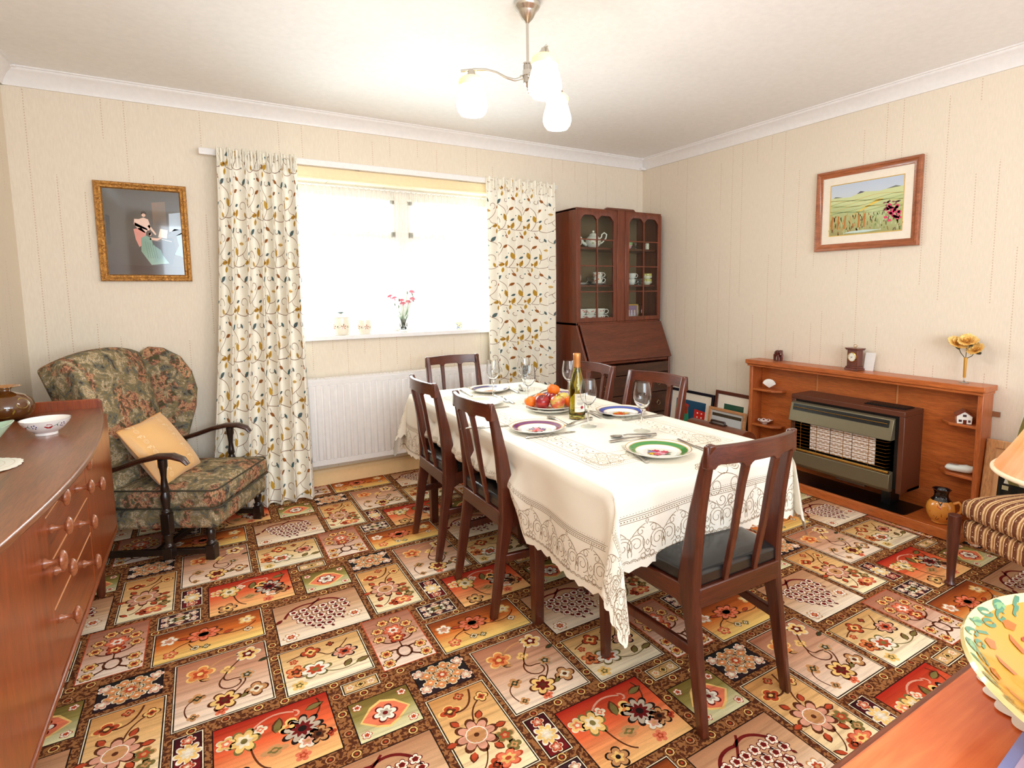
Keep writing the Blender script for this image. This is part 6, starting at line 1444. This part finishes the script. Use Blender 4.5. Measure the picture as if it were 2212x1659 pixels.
# ------------------------------------------------------------ window sill ornaments
cr_ = rgb(244,238,220); leafc = [rgb(176,70,50), rgb(206,120,80), rgb(110,120,60)]
def jar(name, label, x, y, r, h, lid):
    t = thing(name, label, 'jar', (x, y, WZ0+.0006)); b = MB(); pr = [(r*.92,0),(r*.97,.004),(r,.02),(r,h-.006),(r*1.0,h)]
    b.col = cr_; b.lathe(pr+[(r*.93,h),(r*.93,.02),(.0002,.01)], seg=36, cap1=False); P = Paint(b, lambda a, z, q: ((r+.0006+q)*cos(a), (r+.0006+q)*sin(a), z))
    P.rib([(-3.1+i*.26, h*.48+.006*sin(i*1.3)) for i in range(24)], .0012, rgb(120,110,90))
    for k in range(5):
        a = -2.75+k*1.26
        for q in range(5): c = q*1.25+.3; P.poly([(a, h*.5), (a+.26*cos(c-.25), h*.5+.013*sin(c-.25)), (a+.36*cos(c), h*.5+.019*sin(c)), (a+.26*cos(c+.25), h*.5+.013*sin(c+.25))], leafc[(k+q) % 2])
        P.poly([(a+.55+.06*cos(c), h*.5+.006*sin(c)) for c in [2*pi*i/5 for i in range(5)]], leafc[2] if k % 2 else rgb(50,60,56))
    b.build('body', floral, t, smooth=50)
    if lid:
        b = MB(); b.col = cr_; b.lathe([(r*1.04,h),(r*1.06,h+.004),(r*.98,h+.009),(r*.3,h+.014),(.010,h+.018),(.009,h+.026),(.020,h+.031),(.022,h+.036),(.012,h+.042),(1e-4,h+.043)], seg=32, cap1=False, cols=[cr_]*5+[rgb(90,110,110)]*4); b.build('lid', floral, t, smooth=50)
    return t
jar('storage_jar', 'cream leaf-patterned jar with lid and knob on the window sill', .760, D-.018+.03, .052, .110, True)
jar('storage_jar', 'cream leaf-patterned jar without a lid, second from the left on the window sill', .905, D+.012, .045, .092, False)
gv = thing('glass_vase', 'clear glass vase holding pink carnations on the window sill', 'vase', (1.165, D+.012, WZ0+.0006))
b = MB(); b.lathe([(.0315,0),(.0315,.004),(.026,.010),(.0245,.04),(.027,.09),(.0255,.09),(.023,.04),(.0002,.012)], seg=32, cap1=False); b.build('body', clear, gv, smooth=60)
stg = plain('carnation_green', (96,128,84), .6); pinkm = plain('carnation_pink', (240,150,168), .6); bud = plain('bud_green', (84,108,70), .6)
b = MB(); yst = MB()
q = random.Random(2)
heads = [(-.085,.235,1),(-.052,.222,1),(-.032,.215,0),(-.012,.205,1),(.010,.19,0),(-.062,.185,0),(-.03,.17,0),(.036,.262,0),(.055,.262,1),(.066,.25,0),(.075,.232,0),(.058,.215,1),(.072,.208,0),(.040,.195,1),(-.008,.185,1)]
for k, (hx, hz, fl_) in enumerate(heads):
    hy = .02*sin(k*2.1)-.01; t = MB(); t.tube([(.012*sin(k),.012*cos(k),.015),(hx*.15,hy*.3,.10),(hx*.6,hy*.8,.10+(hz-.10)*.55),(hx,hy,hz)], .0011, 5)
    st_ = t.build('stem', stg, gv, smooth=60)
    if fl_:
        f_ = MB()
        for j in range(3):
            f_.grid(18, 2, lambda u, v, j=j: ((.005+.016*v*(1-.2*j))*cos(2*pi*u)*(1+.12*cos(u*2*pi*9)), (.005+.016*v*(1-.2*j))*sin(2*pi*u)*(1+.12*cos(u*2*pi*9)), .004+.004*j+.004*v+.002*sin(u*2*pi*9)*v))
        f_.lathe([(.0015,-.012),(.004,-.006),(.0045,.004)], seg=8); o = f_.build('bloom', pinkm, st_, smooth=60); o.location = (hx, hy, hz); o.rotation_euler = (-.3,hx*5,0)
    else:
        f_ = MB(); f_.lathe([(.0012,-.008),(.0038,-.002),(.0034,.008),(.001,.013)], seg=8); o = f_.build('bud', bud, st_, smooth=60); o.location = (hx, hy, hz)
lf = MB()
for k in range(16): a = q.random()*6.28; lf.tube([(.008*cos(a),.008*sin(a),.02+.03*q.random()),(.016*cos(a),.010*sin(a),.075),(.045*cos(a),.012*sin(a),.13+.02*q.random())], [.0016,.003,.0006], 4, .4)
o = lf.build('leaves', stg, gv, smooth=60); o['kind'] = 'stuff'
b = MB(); b.col = rgb(244,238,210); P = Paint(b, lambda a, z, h: ((.0245+h)*cos(a), (.0245+h)*sin(a), z)); b.lathe([(.020,0),(.024,.004),(.024,.050),(.025,.056),(.0225,.056),(.0215,.01),(.0002,.008)], seg=28, cap1=False)
for k in range(46): a, z = q.random()*6.28, .008+.04*q.random(); P.h = .0003*(k % 3); P.poly([(a+.16*cos(c), z+.004*sin(c)) for c in [2*pi*i/6 for i in range(6)]], [rgb(90,120,190),rgb(240,190,90),rgb(120,150,110),rgb(180,200,220)][k % 4])
o = b.build('sill_pot', floral, smooth=50); o.location = (1.565, D+.012, WZ0+.0006); tag(o, 'tiny pot with blue and yellow flowers at the right end of the window sill', 'pot')

# ------------------------------------------------------------ striped easy chair by the fireplace
ec = thing('easy_chair', 'low easy chair with brown and fawn striped upholstery by the right picture edge', 'chair', (2.585, 1.016, 0), radians(-112))
# local x runs along the front edge (towards the camera), local y towards the back at the wall
def stripes():
    n = N('ribbed_stripe'); v = n.coord((1,1,1)); s = n.node('ShaderNodeSeparateXYZ'); n.link(v, s.inputs[0])
    f = n.math('FRACT', n.math('DIVIDE', n.math('ADD', s.outputs[0], n.math('MULTIPLY', s.outputs[1], .12)), .034)); nz = n.noise(v, 160, 2)
    f2 = n.math('ADD', f, n.math('MULTIPLY', n.math('SUBTRACT', nz, .5), .10))
    c = n.ramp(f2, [(.0, rgb(112,62,34)), (.30, rgb(150,92,54)), (.36, rgb(214,168,116)), (.46, rgb(236,206,160)), (.52, rgb(206,156,104)), (.62, rgb(186,134,86)), (.80, rgb(232,196,146)), (.88, rgb(120,68,40))], 'CONSTANT')
    d = n.node('ShaderNodeTexVoronoi'); d.inputs['Scale'].default_value = 110; n.link(v, d.inputs['Vector']); dd = n.math('LESS_THAN', d.outputs['Distance'], .28); onn = n.math('MULTIPLY', dd, n.math('LESS_THAN', f2, .3))
    n.base(n.mix(n.math('MULTIPLY', onn, .7), c, rgb(240,210,170))); n.set(rough=.95); n.bump(n.math('SINE', n.math('MULTIPLY', f, 18)), .5, .004); return n.m
stp = stripes()
b = MB(); rbox(b, .015,.60,.012,.52,.205,.290,.010); b.build('seat_base', stp, ec, bevel=.022, smooth=60)
b = MB(); rbox(b, .012,.60,.0,.50,.300,.375,.030); b.build('seat_cushion', stp, ec, bevel=.026, smooth=60)
b = MB(); b.hexa([(.02,.47,.30),(.60,.47,.30),(.60,.56,.28),(.02,.56,.28),(.02,.58,.88),(.60,.58,.88),(.60,.66,.88),(.02,.66,.88)]); b.build('backrest', stp, ec, bevel=.03, seg=4, smooth=60)
lgm = wood('easy_leg', (64,24,16), (98,44,28), 'Z', .3, .35)
for x, y, h in ((0,0,.300),(.615,0,.300),(0,.50,.28),(.615,.50,.28)):
    b = MB(); b.lathe([(.020,0),(.021,.008),(.014,.018),(.017,.10),(.023,.20),(.023,h)], (x,y,0), 20); b.build('leg', lgm, ec, bevel=.002, smooth=50)
b = MB(); b.box(.02,.60,.50,.53,.22,.26); b.build('rear_rail', lgm, ec)
b = MB(); 
cg = N('green_stripe_cushion'); v = cg.coord((1,1,1)); sx_ = cg.node('ShaderNodeSeparateXYZ'); cg.link(v, sx_.inputs[0]); ff = cg.math('FRACT', cg.math('DIVIDE', sx_.outputs[0], .085)); cg.base(cg.ramp(ff, [(.0, rgb(226,224,206)), (.30, rgb(120,110,50)), (.80, rgb(226,224,206))], 'CONSTANT')); cg.set(rough=.9)
b.grid(20, 20, lambda u, v: pil(u, v, 1)); b.grid(20, 20, lambda u, v: pil(1-u, v, -1)); o = b.build('cushion', cg.m, smooth=70); tag(o, 'olive and white striped cushion standing on the brown striped easy chair', 'cushion')
o.matrix_world = Matrix.Translation((2.905, .800, .545)) @ Matrix.Rotation(radians(-104), 4, 'Z') @ Matrix.Rotation(radians(75), 4, 'X')

# ------------------------------------------------------------ lamp at the right edge
fl_ = thing('floor_lamp', 'lamp with pleated peach fabric shade, cut by the right picture edge', 'lamp', (1.945, .470, 0))
b = MB(); b.lathe([(.13,0),(.13,.012),(.05,.03),(.016,.05),(.012,.10),(.012,.70),(.006,.72),(.006,.96)], seg=28); b.build('stand', brass, fl_, smooth=50)
shm = N('pleated_shade'); t = shm.t; tl = shm.node('ShaderNodeBsdfTranslucent'); df = shm.node('ShaderNodeBsdfDiffuse'); mx = shm.node('ShaderNodeMixShader'); ns = shm.noise(shm.coord((1,1,1)), 9, 2)
cc = shm.ramp(ns, [(.35, rgb(244,184,136)), (.65, rgb(250,212,176))]); shm.link(cc, tl.inputs[0]); shm.link(cc, df.inputs[0]); mx.inputs[0].default_value = .5; shm.link(df.outputs[0], mx.inputs[1]); shm.link(tl.outputs[0], mx.inputs[2]); shm.link(mx.outputs[0], t.nodes['Material Output'].inputs[0])
b = MB(); np_ = 44
b.grid(np_*8, 10, lambda u, v: ((lambda r_: (r_*cos(2*pi*u), r_*sin(2*pi*u)))((.196-.112*v-.016*sin(pi*v))+.0035*sin(2*pi*np_*u)))+(.728+.265*v,)); b.build('shade', shm.m, fl_, smooth=70)
b = MB(); b.tube([(.198*cos(a), .198*sin(a), .727) for a in [2*pi*i/60 for i in range(60)]], .0065, 8, closed=True); b.build('shade_trim', plain('shade_trim', (250,232,200), .7), fl_, smooth=60); b = MB(); b.tube([(.086*cos(a), .086*sin(a), .993) for a in [2*pi*i/40 for i in range(40)]], .005, 8, closed=True); b.build('shade_trim', plain('shade_trim', (250,232,200), .7), fl_, smooth=60)
bulbm = N('bulb'); bulbm.b.inputs['Emission Color'].default_value = rgb(255,226,180); bulbm.b.inputs['Emission Strength'].default_value = 12
b = MB(); b.ball((0,0,.90), .028, 16, 10); b.build('bulb', bulbm.m, fl_, smooth=70)
point('floor_lamp_light', (1.945,.470,.85), 1.1, .03, (1.0,.80,.55))

# ------------------------------------------------------------ foreground table, bowl, mat
ft = thing('side_table', 'glossy orange-brown wooden table top cutting across the lower right corner', 'table', (.86, -.03, 0))
ftw = N('orange_veneer'); v = ftw.coord((2.5,34,20), rot=(0,0,.0)); g = ftw.noise(v, 2, 4, .6, .4); g2 = ftw.noise(ftw.coord((1,1,1)), 8, 3); ftw.base(ftw.mix(.35, ftw.ramp(g, [(.35, rgb(216,98,48)), (.65, rgb(244,138,80))]), ftw.ramp(g2, [(.3, rgb(200,84,40)), (.7, rgb(250,146,88))]))); ftw.set(rough=.32, coat=.3); ftw = ftw.m
b = MB(); b.box(-.50,.55,-.33,.318,.728,.750); b.build('tabletop', ftw, ft, bevel=.004)
b = MB(); b.tube([(-.50,.320,.741),(.55,.320,.741)], .006, 8); b.build('edge_bead', wood('bead_wood', (120,60,34), (150,80,48), 'X', .35), ft)
b = MB(); b.box(-.44,.49,-.27,.26,.66,.728); b.build('apron', teak, ft)
for x in (-.42,.47):
    for y in (-.25,.24): b = MB(); b.box(x-.02,x+.02,y-.02,y+.02,0,.70); b.build('leg', teak, ft, bevel=.003)
# crochet mat and yellow bowl
b = MB(); b.col = rgb(248,246,240); b.grid(288, 6, lambda u, v: ((.132*v*(1+(.06*abs(sin(2*pi*u*16)) if v > .9 else 0)))*cos(2*pi*u), (.132*v*(1+(.06*abs(sin(2*pi*u*16)) if v > .9 else 0)))*sin(2*pi*u), .001+.001*v))
o = b.build('crochet_mat', painted('crochet_cotton', .9), smooth=60); o.location = (.850, .150, .7504); tag(o, 'white crochet mat just showing beneath the large yellow bowl', 'mat')
b = MB(); yl1, yl2, gn = rgb(206,146,44), rgb(216,172,50), rgb(70,124,96)
pro = [(.062,0),(.066,.004),(.075,.010),(.120,.035),(.165,.062),(.195,.084)]; pri = [(.200,.088),(.197,.092),(.188,.086),(.160,.062),(.118,.036),(.085,.018),(.0002,.012)]
b.lathe(pro+pri, seg=72, cap1=False, cols=[yl1]*5+[rgb(236,216,150)]*3+[rgb(204,142,48),rgb(204,142,48),yl2,yl2])
def inner(a, z, h=0):
    for (r0, z0), (r1, z1) in zip(pri[1:], pri[2:]):
        if z1 <= z <= z0: r = r0+(r1-r0)*(z-z0)/(z1-z0); break
    else: r = .19
    return ((r-.0006-h)*cos(a), (r-.0006-h)*sin(a), z+.0007+h)
f = vessel(pro+[(.200,.088)]); Pi = Paint(b, inner); Po = Paint(b, lambda x, y, h: f(x, y, h+.0007)); q = random.Random(9); og = rgb(176,96,26); bg = rgb(112,76,26); rd_ = rgb(170,62,30)
Pi.fn = lambda x, y, h: inner(x/.18, y, h)
CI = 2*pi*.18
for k in range(40):
    x = CI*k/40
    for j, zz in enumerate((.088,.082)): Pi.rib([(x+.010*(j % 2)+.008*cos(t+k), zz-.001+.0032*sin(t)) for t in [2*pi*i/9 for i in range(9)]], .0026, gn)
    if k % 2: Pi.poly([(x+.010*cos(t), .0865+.003*sin(t)) for t in [2*pi*i/7 for i in range(7)]], rgb(120,160,110))
    a = 2*pi*k/40; Po.poly([(a+.06*cos(t), .083+.0045*sin(t)) for t in [2*pi*i/7 for i in range(7)]], gn if k % 3 else rgb(230,206,120))
for k in range(18):
    x = CI*k/18; Pi.poly([(x,.072),(x+.008,.077),(x+.018,.078),(x+.022,.073),(x+.012,.069)], og); Pi.poly([(x+.024,.069),(x+.032,.066),(x+.034,.057),(x+.026,.055)], og)
for k in range(26):
    x = CI*k/26; Pi.rib([(x+.014*(1-.12*t)*cos(t), .046+.0055*(1-.12*t)*sin(t)) for t in [i*.8 for i in range(9)]], .0022, bg)
for k in range(6):
    x = CI*(k+.3)/6
    for j in range(8): Pi.poly([(x+.007*cos(t)+.012*(j % 2), .050+.004*(j//2)+.0018*sin(t)) for t in [2*pi*i/6 for i in range(6)]], rd_)
for k in range(9):
    a = 2*pi*k/9
    for j in range(6): Po.poly([(a+.05*cos(j)+.04*cos(t), .045+.008*sin(j)+.003*sin(t)) for t in [2*pi*i/6 for i in range(6)]], rgb(160,40,30))
Pb = Paint(b, lambda x, y, h: (x, y, .0135+.0045*min(1, hypot(x, y)/.085)+h))
Pb.h = .0006; Pb.leaf(-.055,.02,.075,.04,.2,rgb(236,170,90)); Pb.leaf(-.02,.05,.05,.022,1.2,rgb(130,150,70)); Pb.leaf(-.02,.045,.045,.02,2.2,rgb(130,150,70))
o = b.build('yellow_bowl', painted('majolica_glaze', .12, .6), smooth=50); o.location = (.778, .078, .7535); tag(o, 'large hand-painted yellow bowl with green rim at the lower right', 'bowl')
b = MB(); b.col = rgb(150,164,226); b.box(-.22,0,-.30,0,.0,.004); b.m = 0
P = Paint(b, lambda x, y, h: (x, y, .0043+h)); P.poly([(-.212,-.292),(-.008,-.292),(-.008,-.010),(-.212,-.010)], rgb(214,200,236))
o = b.build('lilac_magazine', painted('lilac_paper', .4, .2)); o.location = (.712, .205, .7565); o.rotation_euler = (0,0,radians(4)); tag(o, 'lilac magazine with a blue border in the very bottom right corner', 'magazine')

# ------------------------------------------------------------ ceiling light
cl = thing('ceiling_light', 'three-arm brushed nickel ceiling light with lit frosted glass shades', 'ceiling light', (1.125, 1.945, 0))
b = MB(); b.lathe([(.050,ZC-.002),(.050,ZC-.012),(.046,ZC-.020),(.036,ZC-.030),(.034,ZC-.034),(.022,ZC-.056),(.010,ZC-.068),(.006,ZC-.074)], seg=32); b.build('ceiling_rose', chrome, cl, smooth=40)
b = MB(); b.tube([(0,0,ZC-.07),(0,0,2.09)], .0055, 12); b.build('rod', chrome, cl, smooth=60)
b = MB(); b.lathe([(.006,2.094),(.019,2.092),(.019,2.087),(.015,2.085),(.015,2.066),(.020,2.064),(.020,2.046),(.015,2.044),(.015,2.020),(.019,2.016),(.012,2.006),(.004,2.0),(.004,1.994),(.006,1.990),(.004,1.982),(1e-4,1.979)], seg=28, cap1=False)
for k in range(12):
    a = k*pi/6; b.tube([(.0165*cos(a),.0165*sin(a),2.018),(.0165*cos(a),.0165*sin(a),2.090)], .0018, 6)
b.build('hub', chrome, cl, smooth=40)
shg = N('lit_frosted_glass'); shg.base(rgb(255,250,235)); shg.b.inputs['Emission Color'].default_value = rgb(255,236,196); shg.b.inputs['Emission Strength'].default_value = 5.0; shg.set(rough=.3)
shc = N('lit_collar_glass'); shc.base(rgb(255,240,180)); shc.b.inputs['Emission Color'].default_value = rgb(255,236,150); shc.b.inputs['Emission Strength'].default_value = .55; shc.set(rough=.3)
for k, az in enumerate((-104, 152, 26)):
    a = radians(az); ca, sa = cos(a), sin(a); R = .215
    pts = [(.018,2.040),(.050,2.030),(.085,2.038),(.120,2.056),(.160,2.066),(.200,2.066),(.235,2.062),(.255,2.060)]
    b = MB(); b.tube([(r_*ca, r_*sa, z) for r_, z in pts], [.0055]*8, 8); b.ball((.024*ca,.024*sa,2.040), .009, 12, 8); arm = b.build('arm', chrome, cl, smooth=60)
    x, y = R*ca, R*sa
    b = MB(); b.lathe([(.004,2.064),(.012,2.062),(.016,2.050),(.018,2.040),(.016,2.034)], (x,y,0), 20); b.build('lamp_holder', chrome, arm, smooth=50)
    b = MB(); b.lathe([(.018,2.040),(.034,2.036),(.046,2.026),(.0485,2.016),(.045,2.006),(.044,1.998),(.051,1.975),(.058,1.950),(.0595,1.930),(.054,1.912),(.044,1.900),(.042,1.901),(.052,1.914),(.0575,1.930),(.056,1.950),(.049,1.975),(.042,1.998),(.043,2.006),(.0465,2.016),(.044,2.026),(.032,2.035)], (x,y,0), 32, False, False); b.build('glass_shade', shg.m, arm, smooth=60)
    b = MB(); b.lathe([(.019,2.0415),(.0350,2.0375),(.0472,2.0268),(.0498,2.016),(.0460,2.0052)], (x,y,0), 32, False, False); b.build('shade_collar', shc.m, arm, smooth=60)
    point('shade_light', (1.125+x, 1.945+y, 1.885), 7.5, .035, (.97,.95,.92))
